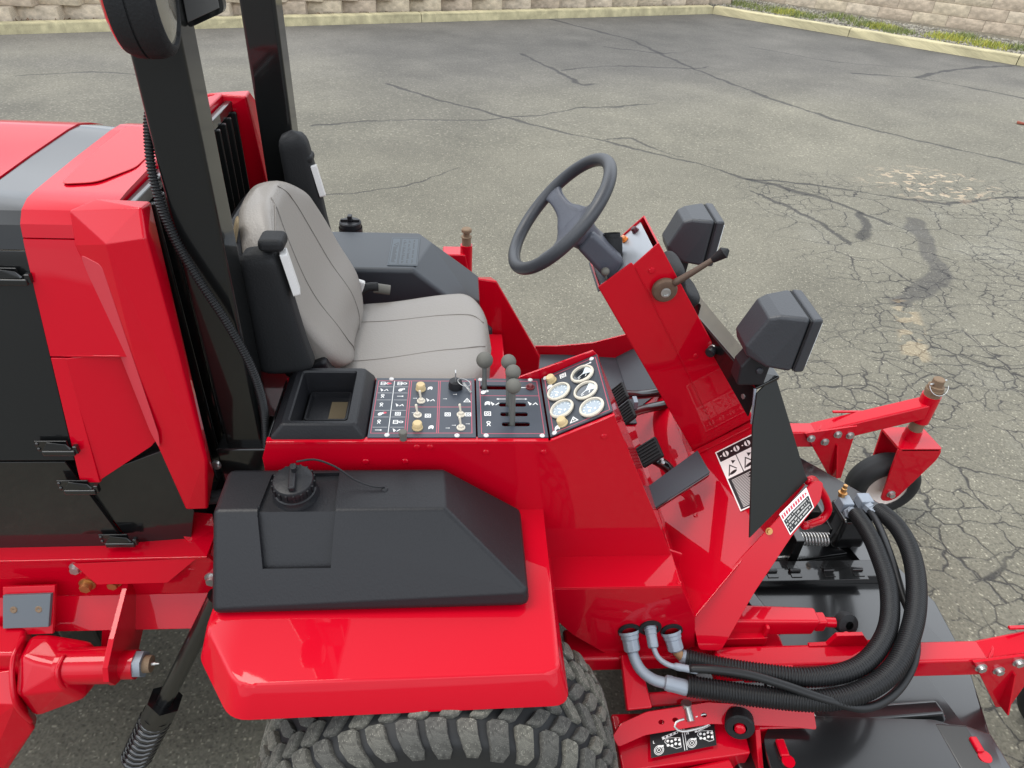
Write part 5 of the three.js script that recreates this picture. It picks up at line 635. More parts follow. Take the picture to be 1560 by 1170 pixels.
// ---------------------------------------------------------------- chassis on the rear right, wing pivot, lift strut
{
  const c = grp(mower, 'chassis_rail'); const z = 0.52;
  mesh(c, 'rail_web', plate([V(-1.8, 0.752, z), V(-0.60, 0.765, z), V(-0.565, 0.70, z), V(-0.57, 0.62, z), V(-1.8, 0.62, z)], 0.012, NEAR), red);
  mesh(c, 'rail_top', plate([V(-1.8, 0.757, 0.40), V(-0.60, 0.770, 0.40), V(-0.60, 0.770, z + 0.004), V(-1.8, 0.757, z + 0.004)], 0.008, UP), red);
  mesh(c, 'rail_flange', plate([V(-1.8, 0.622, z + 0.002), V(-0.575, 0.632, z + 0.002), V(-0.64, 0.560, z + 0.055), V(-1.8, 0.560, z + 0.055)], 0.008, V(0, 0.7, 1)), red);
  mesh(c, 'stiffener', plate([V(-0.915, 0.752, z + 0.004), V(-0.625, 0.764, z + 0.004), V(-0.70, 0.703, z + 0.026), V(-0.865, 0.70, z + 0.026)], 0.006, NEAR), red);
  mesh(c, 'end_plate', plate([V(-0.70, 0.771, 0.44), V(-0.66, 0.80, 0.40), V(-0.615, 0.80, 0.40), V(-0.595, 0.770, 0.46), V(-0.56, 0.70, 0.512), V(-0.60, 0.771, 0.522)], 0.006, UP), red);
  bolt(c, V(-0.905, 0.672, z), NEAR, 0.0145, brass); bolt(c, V(-0.84, 0.678, z), NEAR, 0.013, brass); bolt(c, V(-0.603, 0.688, z), NEAR, 0.014, steel); bolt(c, V(-0.912, 0.735, z), NEAR, 0.012, steel); bolt(c, V(-1.145, 0.675, z), NEAR, 0.014, steel);
  mesh(c, 'stop_pad', plate([V(-1.075, 0.690, z + 0.045), V(-0.965, 0.693, z + 0.045), V(-0.975, 0.622, z + 0.086), V(-1.080, 0.619, z + 0.086)], 0.014, V(0, 0.6, 1)), std(0.10, 0.115, 0.13, 0.6), 'grey wear pad with two screws'); mesh(c, 'pad_bracket', plate([V(-1.08, 0.700, z + 0.028), V(-0.96, 0.703, z + 0.028), V(-0.972, 0.598, z + 0.088), V(-1.085, 0.595, z + 0.088)], 0.01, V(0, 0.6, 1)), red);
  for (const x of [-1.052, -0.995]) mesh(c, 'pad_screw', lathe([[0.0085, 0], [0.007, 0.0015], [0.003, 0.0012], [0, -0.001]], V(x, 0.660, z + 0.0635), V(0, 0.5, 0.866), 16), rusty);
  // hanger plates for the wing pivot
  mesh(c, 'hanger_plate', plate([[0.715, 0.50], [0.69, 0.523], [0.64, 0.655], [0.612, 0.712], [0.58, 0.728], [0.545, 0.715], [0.515, 0.67], [0.50, 0.60], [0.56, 0.46], [0.70, 0.46]].map(([y, z]) => V(-0.800, y, z)), 0.013, V(1, 0, 0)), red);
  mesh(c, 'hanger_back', plate([V(-0.885, 0.575, 0.55), V(-0.812, 0.575, 0.55), V(-0.812, 0.47, 0.60), V(-0.90, 0.47, 0.60)], 0.01, NEAR), red);
  mesh(c, 'drive_axle', rhull(corners(-0.20, 0.16, 0.24, 0.56, -0.62, 0.60), 0.04), black); mesh(c, 'belly_frame', rhull(corners(-0.95, 0.45, 0.50, 0.60, -0.42, 0.32), 0.02), black);
  mesh(c, 'rear_axle', box(-1.10, -0.98, 0.30, 0.42, -0.5, 0.46, 0.02), black);
  for (const zc of [0.33, -0.45]) { const rw = grp(mower, 'rear_wheel'); const sp = new THREE.SplineCurve([[0.16, -0.075], [0.25, -0.095], [0.295, -0.085], [0.31, -0.05], [0.312, 0], [0.31, 0.05], [0.295, 0.085], [0.25, 0.095], [0.16, 0.075]].map((p) => new THREE.Vector2(...p))).getPoints(36);
    mesh(rw, 'tyre', new THREE.LatheGeometry(sp, 56).rotateX(PI / 2).translate(-1.38, 0.308, zc), tyreMat); mesh(rw, 'rim', new THREE.LatheGeometry([[0.001, 0.03], [0.05, 0.034], [0.06, 0.015], [0.12, 0.01], [0.15, 0.05], [0.165, 0.075], [0.155, 0.07]].map((p) => new THREE.Vector2(...p)), 40).rotateX(PI / 2).translate(-1.38, 0.308, zc), white); }
  const w = grp(mower, 'wing_arm', 'red wing deck arm hinged below the chassis rail');
  const py = 0.546, pz = 0.662; mesh(w, 'pivot_tube', cyl(V(-0.945, py, pz), V(-0.813, py, pz), 0.043, 0.043, 32), red); mesh(w, 'pivot_boss', cyl(V(-0.800, py, pz), V(-0.770, py, pz), 0.034, 0.034, 28), red);
  mesh(w, 'pivot_nut', cyl(V(-0.770, py, pz), V(-0.752, py, pz), 0.033, 0.033, 6), zinc); mesh(w, 'pivot_bolt', cyl(V(-0.752, py, pz), V(-0.735, py, pz), 0.021, 0.020, 20), rusty); mesh(w, 'grease_fitting', M([cyl(V(-0.735, py, pz), V(-0.726, py, pz), 0.005, 0.004, 10), cyl(V(-0.726, py, pz), V(-0.718, py, pz), 0.0028, 0.002, 8)]), steel);
  mesh(w, 'arm_knuckle', rhull([V(-1.03, 0.600, 0.60), V(-0.985, 0.600, 0.60), V(-0.880, 0.560, 0.60), V(-0.880, 0.44, 0.60), V(-1.03, 0.40, 0.60), V(-1.03, 0.600, 0.665), V(-0.985, 0.590, 0.680), V(-0.915, 0.578, 0.69), V(-0.90, 0.46, 0.70), V(-1.03, 0.42, 0.725), V(-1.03, 0.53, 0.73), V(-0.92, 0.53, 0.715)], 0.024), red);
  mesh(w, 'arm_beam', rhull([V(-1.5, 0.612, 0.57), V(-1.035, 0.612, 0.59), V(-1.02, 0.606, 0.668), V(-1.5, 0.605, 0.66), V(-1.5, 0.42, 0.57), V(-1.035, 0.42, 0.59), V(-1.02, 0.44, 0.70), V(-1.5, 0.40, 0.70)], 0.010), red);
  mesh(w, 'arm_side', rhull([V(-1.045, 0.575, 0.672), V(-1.015, 0.52, 0.738), V(-1.015, 0.41, 0.74), V(-1.20, 0.19, 0.82), V(-1.45, 0.20, 0.84), V(-1.45, 0.55, 0.70), V(-1.045, 0.37, 0.69), V(-1.19, 0.16, 0.80), V(-1.45, 0.16, 0.80)], 0.008), red);
  mesh(w, 'rib_weld', tube([[-1.03, 0.606, 0.62], [-1.03, 0.602, 0.672], [-1.02, 0.53, 0.738], [-1.02, 0.43, 0.734]], 0.006), red);
  mesh(w, 'weld_bead', tube([[-0.925, py + 0.045, pz], [-0.93, py + 0.032, pz + 0.033], [-0.925, py - 0.01, pz + 0.046], [-0.915, py - 0.045, pz + 0.03]], 0.006), red);
  const s = grp(mower, 'lift_strut', 'black strut rod with coil spring');
  const a = V(-0.547, 0.772, 0.66), b = V(-0.757, 0.352, 0.66), d = b.clone().sub(a).normalize();
  mesh(s, 'strut_rod', cyl(a.clone().addScaledVector(d, -0.03), b, 0.021, 0.021, 24), black); mesh(s, 'hex_collar', M([cyl(b.clone().addScaledVector(d, -0.035), b.clone().addScaledVector(d, 0.03), 0.043, 0.043, 6), cyl(b.clone().addScaledVector(d, 0.03), b.clone().addScaledVector(d, 0.065), 0.039, 0.039, 24)]), black);
  mesh(s, 'coil_spring', coil(b.clone().addScaledVector(d, 0.055), b.clone().addScaledVector(d, 0.29), 0.034, 0.0085, 9), std(0.012, 0.012, 0.013, 0.25, { clearcoat: 1, clearcoatRoughness: 0.04 })); mesh(s, 'inner_rod', cyl(b, b.clone().addScaledVector(d, 0.295), 0.018, 0.018, 18), black);
}
// ---------------------------------------------------------------- front deck
{
  const k = grp(mower, 'cutting_deck', 'black front cutting deck');
  mesh(k, 'deck_shell', rhull([V(0.70, 0.235, -0.32), V(1.42, 0.235, -0.20), V(1.60, 0.235, 0.30), V(1.58, 0.235, 0.52), V(1.44, 0.235, 0.98), V(0.80, 0.235, 1.0), V(0.70, 0.235, 0.60), V(0.70, 0.09, -0.32), V(1.42, 0.09, -0.20), V(1.60, 0.09, 0.30), V(1.58, 0.09, 0.52), V(1.44, 0.09, 0.98), V(0.80, 0.09, 1.0), V(0.70, 0.09, 0.60)], 0.012), deckBlack);
  mesh(k, 'centre_cover', plate([V(0.935, 0.265, 0.245), V(1.44, 0.265, 0.235), V(1.535, 0.252, 0.50), V(0.92, 0.262, 0.56)], 0.022, UP, { r: 0.012 }), deckBlack);
  mesh(k, 'cover_rib', rhull([V(0.90, 0.285, 0.235), V(0.945, 0.285, 0.235), V(1.01, 0.285, 0.42), V(0.965, 0.285, 0.43), V(0.885, 0.25, 0.23), V(0.96, 0.25, 0.23), V(1.03, 0.25, 0.43), V(0.95, 0.25, 0.44)], 0.008), deckBlack);
  mesh(k, 'side_cover', plate([V(0.90, 0.262, 0.58), V(1.40, 0.262, 0.575), V(1.455, 0.258, 0.90), V(0.93, 0.26, 0.96)], 0.02, UP, { r: 0.012 }), deckBlack);
  mesh(k, 'cover_ridge', rhull([V(0.985, 0.295, 0.690), V(1.36, 0.295, 0.675), V(1.365, 0.295, 0.715), V(0.995, 0.295, 0.735), V(0.965, 0.255, 0.68), V(1.38, 0.255, 0.665), V(1.385, 0.255, 0.725), V(0.975, 0.255, 0.745)], 0.01), deckBlack);
  mesh(k, 'front_guard', plate([V(0.816, 0.305, 0.774), V(0.862, 0.305, 0.721), V(0.925, 0.305, 0.712), V(1.323, 0.30, 0.735), V(1.44, 0.30, 0.785), V(1.44, 0.295, 1.0), V(0.80, 0.305, 1.0)], 0.010, UP, { r: 0.018 }), deckBlack, 'loose black guard plate with bent ends');
  mesh(k, 'guard_fold', rhull([V(1.315, 0.300, 0.742), V(1.38, 0.325, 0.765), V(1.445, 0.315, 0.785), V(1.32, 0.300, 1.0), V(1.385, 0.325, 1.0), V(1.45, 0.31, 1.0), V(1.315, 0.285, 0.742), V(1.45, 0.285, 0.785), V(1.32, 0.285, 1.0), V(1.45, 0.285, 1.0)], 0.006), deckBlack);
  mesh(k, 'guard_clip', M([box(0.845, 0.868, 0.306, 0.318, 0.78, 0.825, 0.004), lathe([[0.017, 0], [0.017, 0.003], [0, 0.003]], V(0.862, 0.306, 0.835), UP, 18)]), red); mesh(k, 'guard_clip', lathe([[0.014, 0], [0.014, 0.003], [0, 0.003]], V(1.37, 0.263, 0.70), UP, 6), std(0.4, 0.1, 0.09, 0.5));
  mesh(k, 'guard_clip', M([box(1.368, 1.388, 0.322, 0.334, 0.80, 0.84, 0.004), lathe([[0.017, 0], [0.017, 0.004], [0, 0.004]], V(1.385, 0.321, 0.85), UP, 18)]), red);
  // hinge bar
  mesh(k, 'hinge_bar', M([box(0.96, 1.44, 0.262, 0.300, 0.175, 0.245, 0.003), box(0.99, 1.36, 0.300, 0.306, 0.21, 0.262, 0.002)]), black); for (const x of [1.02, 1.10, 1.215, 1.315]) mesh(k, 'hinge_knuckle', M([cyl(V(x, 0.312, 0.225), V(x + 0.035, 0.312, 0.225), 0.007, 0.007, 12), box(x, x + 0.035, 0.306, 0.309, 0.20, 0.25, 0.001)]), black);
  mesh(k, 'rear_channel', rhull([V(1.02, 0.34, -0.30), V(1.32, 0.34, -0.33), V(1.60, 0.30, -0.06), V(1.20, 0.30, -0.04), V(1.02, 0.22, -0.30), V(1.32, 0.22, -0.33), V(1.60, 0.22, -0.06), V(1.20, 0.22, -0.04)], 0.008), deckBlack);
  mesh(k, 'drive_box', M([box(1.13, 1.16, 0.25, 0.38, -0.06, 0.16, 0.003), box(1.285, 1.30, 0.25, 0.36, -0.10, 0.09, 0.003), box(1.06, 1.40, 0.245, 0.262, -0.12, 0.18, 0.003), rhull(corners(1.31, 1.42, 0.26, 0.37, -0.02, 0.10), 0.02), box(1.08, 1.10, 0.262, 0.33, -0.04, 0.10, 0.003)]), black);
  mesh(k, 'tension_spring', coil(V(1.145, 0.332, 0.105), V(1.275, 0.332, 0.112), 0.021, 0.0034, 12), steel); mesh(k, 'spring_rod', M([cyl(V(1.10, 0.325, 0.073), V(1.15, 0.325, 0.075), 0.004), cyl(V(1.27, 0.325, 0.085), V(1.32, 0.30, 0.13), 0.004)]), black);
  mesh(k, 'hook_rod', tube([[1.075, 0.30, 0.05], [1.085, 0.275, 0.12], [1.10, 0.272, 0.135], [1.14, 0.272, 0.135]], 0.006), steel);
  mesh(k, 'cover_plate', plate([V(1.06, 0.27, -0.11), V(1.23, 0.27, -0.10), V(1.36, 0.27, 0.12), V(1.03, 0.27, 0.165)], 0.004, UP), deckBlack); mesh(k, 'cover_plate', plate([V(1.355, 0.28, 0.02), V(1.44, 0.28, 0.03), V(1.47, 0.28, 0.17), V(1.385, 0.28, 0.17)], 0.004, UP), deckBlack);
  // hydraulic motor
  const m = grp(mower, 'drive_motor'); mesh(m, 'motor_body', rhull(corners(1.29, 1.40, 0.30, 0.44, 0.02, 0.13), 0.016), black);
  mesh(m, 'motor_fitting', M([lathe([[0.022, 0], [0.022, 0.03], [0.018, 0.034], [0.016, 0.05], [0.0, 0.05]], V(1.322, 0.43, 0.09), V(-0.2, 1, 0.6), 6), rhull(corners(1.295, 1.335, 0.43, 0.475, 0.04, 0.085), 0.004)]), zinc); mesh(m, 'motor_fitting', M([rhull(corners(1.365, 1.41, 0.425, 0.475, 0.03, 0.075), 0.005), lathe([[0.02, 0], [0.02, 0.035], [0.016, 0.038], [0.015, 0.06]], V(1.39, 0.45, 0.06), V(0.1, 0.2, 1), 6)]), zinc);
  mesh(m, 'brass_plug', M([lathe([[0.011, 0], [0.011, 0.012], [0.015, 0.013], [0.015, 0.018], [0.009, 0.02], [0.009, 0.034], [0.007, 0.036], [0.007, 0.048], [0, 0.05]], V(1.305, 0.472, 0.045), V(0.05, 1, -0.1), 12)]), brass);
  // caster arms
  const arm = (zc, near) => { const a = grp(mower, 'caster_arm'); const W = 0.032, s = near ? 1 : -1;
    const lo = (x, y, h) => [V(x, y, zc - W), V(x, y, zc + W), V(x, y - h, zc - W), V(x, y - h, zc + W)];
    mesh(a, 'arm_rear', rhull([...lo(near ? 0.615 : 0.70, 0.452, 0.075), ...lo(1.40, 0.452, 0.075)], 0.008), red); mesh(a, 'arm_front', rhull([...lo(1.37, 0.452, 0.075), ...lo(1.80, 0.592, 0.07)], 0.008), red);
    mesh(a, 'bend_weld', tube([[1.41, 0.458, zc - 0.02], [1.40, 0.458, zc + 0.005], [1.375, 0.454, zc + 0.03]], 0.005), red);
    const gz = zc + W; mesh(a, 'gusset_plate', plate([V(1.325, 0.455, gz + 0.008), V(1.52, 0.492, gz + 0.008), V(1.545, 0.22, gz + 0.008), V(1.50, 0.22, gz + 0.008)], 0.008, NEAR), red); mesh(a, 'gusset_rib', plate([V(1.462, 0.40, gz + 0.006), V(1.50, 0.24, gz + 0.006), V(1.50, 0.24, gz + 0.045), V(1.468, 0.40, gz + 0.016)], 0.006, V(-1, 0, 0.2)), red);
    for (const [x, y] of [[1.355, 0.432], [1.415, 0.415], [1.455, 0.452], [1.505, 0.447]]) bolt(a, V(x, y, gz + 0.008), NEAR, 0.012, steel, 0.4);
    mesh(a, 'arm_strip', box(1.45, 1.60, 0.50, 0.508, zc - W - 0.006, zc - W + 0.004, 0.002).translate(0, 0.0, 0), red);
    mesh(a, 'pivot_tube', cyl(V(1.790, 0.49, zc), V(1.790, 0.612, zc), 0.034, 0.034, 28), red);
    mesh(a, 'collar', lathe([[0.030, 0], [0.030, 0.016], [0.032, 0.017], [0.032, 0.03], [0.029, 0.031], [0.029, 0.044], [0.021, 0.046], [0.021, 0.072], [0.018, 0.075], [0, 0.075]], V(1.79, 0.612, zc), UP, 26), rusty);
    mesh(a, 'retaining_pin', M([tube([[1.755, 0.668, zc + 0.01], [1.79, 0.67, zc], [1.83, 0.672, zc - 0.012]], 0.0035), tube([...Array(13)].map((_, i) => { const t = i / 12 * PI; return V(1.79 - 0.037 * Math.cos(t), 0.664 - 0.03 * Math.sin(t), zc + 0.012 + 0.024 * Math.sin(t)); }), 0.0018, { n: 6 })]), steel);
    return a; };
  arm(-0.345, false); arm(0.622, true).position.x = 0.085;
  const caster = (zc, ang, label) => { const c = grp(mower, 'caster_wheel', label); const o = V(1.79, 0, zc), rot = (g) => g.translate(-1.79, 0, -zc).rotateY(ang).translate(1.79, 0, zc), X = 1.765, R = 0.148;
    mesh(c, 'caster_stem', rot(M([cyl(V(1.79, 0.43, zc), V(1.79, 0.49, zc), 0.026, 0.026, 24)])), rusty); mesh(c, 'stem_boss', rot(cyl(V(1.79, 0.395, zc), V(1.79, 0.445, zc), 0.034, 0.03, 24)), red);
    mesh(c, 'fork_top', rot(plate([V(1.70, 0.40, zc - 0.062), V(1.875, 0.40, zc - 0.062), V(1.885, 0.40, zc + 0.068), V(1.71, 0.40, zc + 0.068)], 0.010, UP, { r: 0.012 })), red);
    for (const s of [1, -1]) mesh(c, 'fork_leg', rot(plate([V(1.705, 0.398, zc + s * 0.068), V(1.885, 0.398, zc + s * 0.068), V(1.885, 0.345, zc + s * 0.068), V(1.80, 0.135, zc + s * 0.068), V(1.775, 0.115, zc + s * 0.068), V(1.735, 0.12, zc + s * 0.068)], 0.009, V(0, 0, s), { r: 0.02 })), red);
    const sp = new THREE.SplineCurve([[0.085, -0.040], [0.115, -0.048], [0.138, -0.040], [R, -0.018], [R + 0.001, 0], [R, 0.018], [0.138, 0.040], [0.115, 0.048], [0.085, 0.040]].map((p) => new THREE.Vector2(...p))).getPoints(36);
    mesh(c, 'tyre', rot(new THREE.LatheGeometry(sp, 48).rotateX(PI / 2).translate(X, 0.150, zc)), tyreMat); mesh(c, 'rim', rot(new THREE.LatheGeometry([[0.001, 0.022], [0.025, 0.024], [0.03, 0.012], [0.062, 0.008], [0.078, 0.03], [0.088, 0.041], [0.092, 0.038]].map((p) => new THREE.Vector2(...p)), 40).rotateX(PI / 2).translate(X, 0.150, zc)), std(0.7, 0.62, 0.56, 0.5));
    mesh(c, 'rim', rot(new THREE.LatheGeometry([[0.001, -0.03], [0.09, -0.04]].map((p) => new THREE.Vector2(...p)), 30).rotateX(PI / 2).translate(X, 0.150, zc)), std(0.7, 0.62, 0.56, 0.5));
    const bp = V(1.765, 0.158, zc + 0.068); const bb = bolt(c, V(0, 0, 0), NEAR, 0.013, steel); bb.geometry.translate(bp.x, bp.y, bp.z); rot(bb.geometry); return c; };
  caster(-0.345, 0.0, 'small caster wheel with cream rim'); caster(0.622, 2.6, 'small caster wheel in a red fork').position.x = 0.085;
  // lift arm and cylinder
  const l = grp(mower, 'lift_arm'); mesh(l, 'lift_beam', rhull([V(0.69, 0.523, 0.500), V(0.69, 0.523, 0.562), V(1.005, 0.510, 0.512), V(1.005, 0.510, 0.562), V(0.69, 0.456, 0.500), V(0.69, 0.456, 0.562), V(0.995, 0.450, 0.512), V(0.995, 0.450, 0.562)], 0.008), red); mesh(l, 'beam_end', M([rhull(corners(1.0, 1.03, 0.458, 0.500, 0.52, 0.558), 0.006), cyl(V(1.02, 0.48, 0.54), V(1.075, 0.48, 0.545), 0.014)]), red);
  mesh(l, 'rod_end', lathe([[0.012, -0.018], [0.03, -0.014], [0.032, 0], [0.03, 0.014], [0.012, 0.018]], V(1.088, 0.482, 0.548), V(0.1, 0.5, 0.8), 24), rubber);
  mesh(l, 'saddle', plate([V(0.97, 0.456, 0.6), V(1.02, 0.458, 0.6), V(1.035, 0.50, 0.6), V(1.11, 0.50, 0.6), V(1.14, 0.462, 0.6), V(1.19, 0.458, 0.6), V(1.19, 0.45, 0.6), V(0.97, 0.45, 0.6)], 0.012, NEAR), red); mesh(l, 'lift_bracket', M([box(0.70, 0.86, 0.40, 0.462, 0.52, 0.575, 0.003), box(0.70, 0.85, 0.462, 0.468, 0.50, 0.58, 0.002), box(0.845, 0.855, 0.468, 0.505, 0.52, 0.575, 0.002)]), red);
  mesh(l, 'saddle_pin', cyl(V(1.075, 0.452, 0.588), V(1.075, 0.485, 0.588), 0.012), red);
  bolt(l, V(1.08, 0.41, 0.656), NEAR, 0.014, steel); mesh(l, 'arm_tab', box(0.78, 0.90, 0.39, 0.46, 0.656, 0.664, 0.003), red);
  // carrier frame between wheel and deck
  const q = grp(mower, 'carrier_frame', 'red carrier frame with height pin and roller');
  mesh(q, 'cross_plate', plate([V(0.405, 0.345, 0.775), V(0.43, 0.362, 0.75), V(0.502, 0.366, 0.722), V(0.668, 0.366, 0.700), V(0.887, 0.366, 0.722), V(0.96, 0.36, 0.73), V(0.96, 0.338, 0.772), V(0.873, 0.338, 0.760), V(0.673, 0.338, 0.745), V(0.492, 0.338, 0.770), V(0.419, 0.330, 0.795)], 0.012, V(0, 0.8, 1), { r: 0.008, holes: [[0.538, 0.744], [0.576, 0.739], [0.655, 0.728]].map(([x, z]) => [...Array(14)].map((_, i) => V(x + 0.0095 * Math.cos(i / 7 * PI), 0.352, z + 0.0085 * Math.sin(i / 7 * PI)))) }), red);
  mesh(q, 'frame_side', rhull([V(0.42, 0.305, 0.69), V(0.78, 0.305, 0.69), V(0.78, 0.285, 0.80), V(0.43, 0.275, 0.83), V(0.42, 0.16, 0.69), V(0.78, 0.16, 0.69), V(0.78, 0.16, 0.80), V(0.43, 0.16, 0.83)], 0.006), red); mesh(q, 'frame_foot', rhull([V(0.45, 0.262, 0.845), V(0.725, 0.272, 0.80), V(0.735, 0.262, 0.83), V(0.45, 0.245, 0.90), V(0.43, 0.12, 0.85), V(0.72, 0.12, 0.82), V(0.72, 0.12, 0.90), V(0.43, 0.12, 0.92)], 0.008), red);
  mesh(q, 'frame_link', rhull([V(0.445, 0.44, 0.60), V(0.495, 0.44, 0.60), V(0.52, 0.37, 0.715), V(0.45, 0.37, 0.72), V(0.445, 0.42, 0.59), V(0.495, 0.42, 0.59), V(0.52, 0.35, 0.705), V(0.45, 0.35, 0.71)], 0.005), red); mesh(q, 'rear_member', rhull(corners(0.30, 0.92, 0.36, 0.42, 0.50, 0.60), 0.01), red); mesh(q, 'frame_upright', rhull([V(0.79, 0.335, 0.72), V(0.805, 0.335, 0.72), V(0.79, 0.335, 0.765), V(0.805, 0.335, 0.765), V(0.81, 0.14, 0.74), V(0.825, 0.14, 0.74), V(0.81, 0.14, 0.92), V(0.825, 0.14, 0.92)], 0.003), red);
  mesh(q, 'frame_shelf', rhull(corners(0.80, 0.95, 0.16, 0.31, 0.66, 0.75), 0.01), red); mesh(q, 'rear_plate', plate([V(0.34, 0.50, 0.52), V(0.75, 0.50, 0.52), V(0.75, 0.28, 0.54), V(0.34, 0.28, 0.54)], 0.01, NEAR), red);
  mesh(q, 'lower_bar', rhull([V(0.52, 0.36, 0.66), V(0.80, 0.385, 0.66), V(0.80, 0.36, 0.70), V(0.52, 0.335, 0.70), V(0.52, 0.32, 0.66), V(0.80, 0.34, 0.66)], 0.006), red);
  mesh(q, 'height_pin', M([cyl(V(0.612, 0.372, 0.715), V(0.616, 0.358, 0.748), 0.010, 0.010, 16), lathe([[0.014, 0], [0.014, 0.012], [0, 0.013]], V(0.611, 0.366, 0.712), V(0, 1, -0.4), 16)]), steel); mesh(q, 'pin_loop', tube([[0.632, 0.356, 0.735], [0.664, 0.356, 0.728], [0.674, 0.350, 0.735], [0.668, 0.344, 0.748], [0.63, 0.342, 0.760], [0.585, 0.342, 0.764], [0.572, 0.346, 0.754], [0.580, 0.352, 0.744], [0.60, 0.356, 0.740]], 0.0036), steel);
  const lab = canvas(512, 200, (g) => { g.fillStyle = '#151517'; g.fillRect(0, 0, 512, 200); g.fillStyle = g.strokeStyle = '#efece8'; g.font = 'bold 34px sans-serif'; g.fillText('L', 18, 92); g.fillText('H', 282, 70); g.lineWidth = 5; g.beginPath(); g.moveTo(250, 8); g.lineTo(262, 192); g.moveTo(268, 8); g.lineTo(280, 192); g.stroke(); for (const [o, s] of [[0, 0], [258, -6]]) { g.save(); g.translate(o, s); g.beginPath(); g.moveTo(90, 52); g.lineTo(214, 26); g.lineTo(222, 44); g.lineTo(96, 76); g.closePath(); g.fill(); g.fillStyle = '#151517'; for (let k = 0; k < 4; k++) { g.beginPath(); g.arc(118 + k * 30, 56 - k * 6, 7, 0, 7); g.fill(); } g.fillStyle = '#efece8'; for (let k = 0; k < 8; k++) { g.beginPath(); g.arc(136 + (k % 4) * 30, 92 + Math.floor(k / 4) * 34 + (k % 2) * 8, 11, 0, 7); g.fill(); } g.beginPath(); g.moveTo(112, 96); g.quadraticCurveTo(116, 66, 150, 70); g.lineTo(232, 84); g.lineTo(236, 160); g.lineTo(200, 164); g.lineTo(130, 120); g.closePath(); g.lineWidth = 4; g.stroke(); for (const r of [36, 26, 12]) { g.beginPath(); g.arc(64, 150, r, 0, 7); g.lineWidth = 5; g.stroke(); } g.fillRect(56, 116, 46, 14); g.restore(); } });
  { const o = V(0.600, 0.3155, 0.768), ex = V(1, 0.02, -0.14).normalize(), ey = V(0.13, 0.18, -0.98).normalize(), n = ex.clone().cross(ey); const geo = new THREE.PlaneGeometry(0.183, 0.062); geo.applyMatrix4(new THREE.Matrix4().makeBasis(ex, ey, n)); mesh(q, 'height_decal', geo.translate(o.x, o.y - 0.008, o.z), print(lab, 0.4), 'black decal marked L and H'); }
  const ro = grp(mower, 'anti_scalp_roller'); mesh(ro, 'roller_tyre', M([lathe([[0.018, 0], [0.034, 0], [0.038, 0.004], [0.038, 0.036], [0.034, 0.04], [0.018, 0.04]], V(0.752, 0.345, 0.735), V(-0.30, 0.35, 1), 28)]), rubber); mesh(ro, 'roller_bolt', lathe([[0.014, 0.03], [0.014, 0.044], [0.009, 0.048], [0, 0.048]], V(0.752, 0.345, 0.735), V(-0.30, 0.35, 1), 16), red);
}
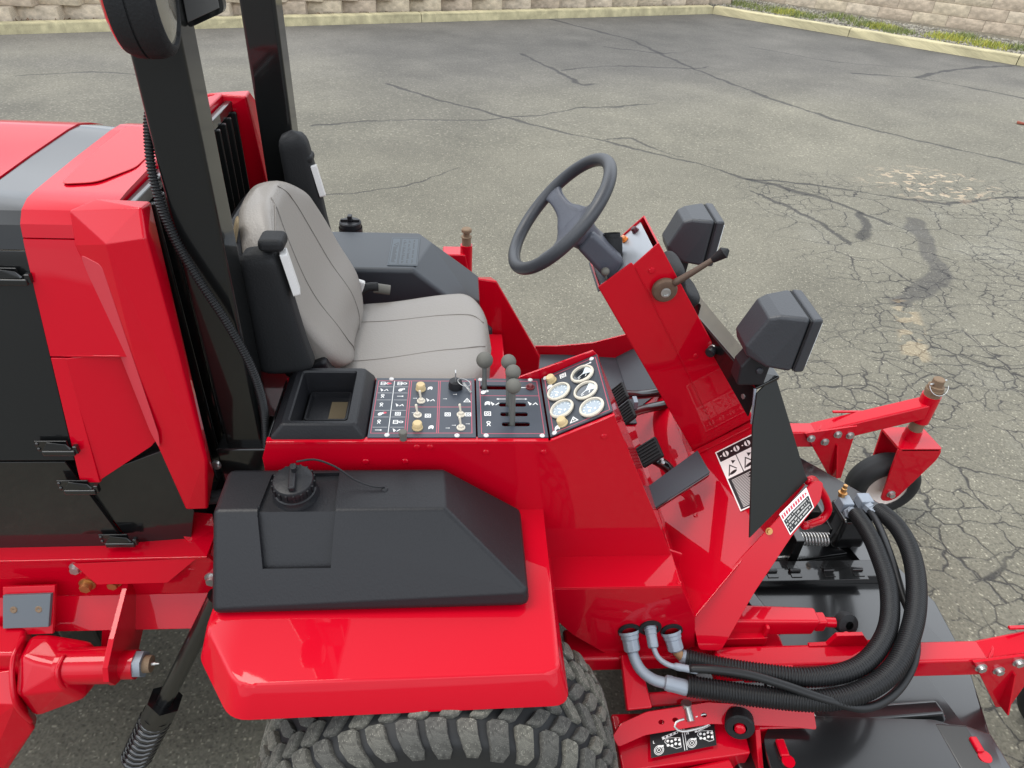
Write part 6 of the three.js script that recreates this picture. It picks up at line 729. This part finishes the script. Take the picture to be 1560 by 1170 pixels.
// ---------------------------------------------------------------- hydraulic hoses
{
  const h = grp(mower, 'hydraulic_hoses');
  mesh(h, 'corrugated_hose', tube([[0.600, 0.45, 0.703], [0.685, 0.455, 0.722], [0.766, 0.46, 0.741], [0.922, 0.48, 0.770], [1.022, 0.50, 0.763], [1.126, 0.52, 0.715], [1.231, 0.54, 0.604], [1.318, 0.54, 0.465], [1.384, 0.52, 0.315], [1.415, 0.49, 0.19], [1.415, 0.462, 0.10]], 0.0278, { ridge: 0.0078, depth: 0.11, n: 22 }), hoseMat, 'outer black corrugated hose');
  mesh(h, 'corrugated_hose', tube([[0.612, 0.46, 0.630], [0.687, 0.463, 0.655], [0.794, 0.48, 0.690], [0.918, 0.50, 0.718], [1.045, 0.515, 0.700], [1.158, 0.525, 0.612], [1.236, 0.525, 0.477], [1.284, 0.51, 0.317], [1.312, 0.485, 0.20], [1.324, 0.465, 0.12]], 0.0258, { ridge: 0.0078, depth: 0.11, n: 22 }), hoseMat, 'inner black corrugated hose');
  mesh(h, 'drain_hose', tube([[0.600, 0.50, 0.684], [0.664, 0.512, 0.697], [0.747, 0.515, 0.716], [0.829, 0.508, 0.742], [0.93, 0.50, 0.800 - 0.02], [1.03, 0.475, 0.79], [1.14, 0.46, 0.745], [1.235, 0.47, 0.66], [1.285, 0.475, 0.565], [1.30, 0.485, 0.46], [1.318, 0.50, 0.36], [1.345, 0.495, 0.25], [1.375, 0.472, 0.15], [1.388, 0.455, 0.10]], 0.0112, { n: 12 }), hoseMat);
  const fit = (pts, r, p, rp, m) => { const g = grp(h, 'hose_fitting'); const P = pts.map((q) => V(...q)), d0 = P[1].clone().sub(P[0]).normalize(), d1 = P[P.length - 1].clone().sub(P[P.length - 2]).normalize(), e = P[P.length - 1];
    mesh(g, 'bulkhead_nut', M([lathe([[rp * 1.12, 0], [rp * 1.12, 0.008], [rp, 0.010], [rp, 0.020], [rp * 0.9, 0.022], [rp * 0.9, 0.05], [rp * 0.75, 0.054], [rp * 0.6, 0.054]], P[0].clone().addScaledVector(d0, -0.012), d0, 24)]), zinc); mesh(g, 'elbow_pipe', tube(P, r, { n: 16 }), m);
    mesh(g, 'crimp_sleeve', M([lathe([[r * 1.05, -0.004], [r * 1.35, 0], [r * 1.45, 0.012], [r * 1.35, 0.016], [r * 1.4, 0.05], [r * 1.3, 0.056], [r, 0.056]], e.clone().addScaledVector(d1, -0.02), d1, 20)]), zinc); return g; };
  fit([[0.460, 0.512, 0.590], [0.468, 0.478, 0.622], [0.484, 0.457, 0.655], [0.515, 0.449, 0.681], [0.565, 0.449, 0.697]], 0.0145, 0, 0.024, zinc); fit([[0.515, 0.527, 0.590], [0.517, 0.511, 0.625], [0.527, 0.501, 0.653], [0.552, 0.50, 0.674], [0.585, 0.50, 0.682]], 0.0068, 0, 0.0155, zinc); fit([[0.576, 0.508, 0.590], [0.585, 0.482, 0.612], [0.596, 0.47, 0.626], [0.62, 0.461, 0.632]], 0.013, 0, 0.024, std(0.30, 0.17, 0.085, 0.65, { metalness: 0.35 }));
  for (const [x, y] of [[0.459, 0.522], [0.514, 0.534], [0.575, 0.517]]) mesh(h, 'rubber_grommet', lathe([[0.030, 0], [0.030, 0.004], [0.02, 0.006]], V(x, y, 0.583), NEAR, 24), rubber);
  mesh(h, 'hose_stub', tube([[0.575, 0.449, 0.699], [0.61, 0.45, 0.705]], 0.0165, {}), hoseMat);
}
// small distant thing lying at the edge of the lot
tag(mesh(scene, 'orange_scrap', rhull([V(6.50, 0.004, -6.42), V(6.66, 0.004, -6.34), V(6.54, 0.004, -6.49), V(6.50, 0.03, -6.43), V(6.65, 0.014, -6.35), V(6.54, 0.028, -6.48)], 0.006), std(0.22, 0.055, 0.03, 0.8)), 'small orange scrap lying alone on the asphalt', 'scrap');
renderer.render(scene, camera);
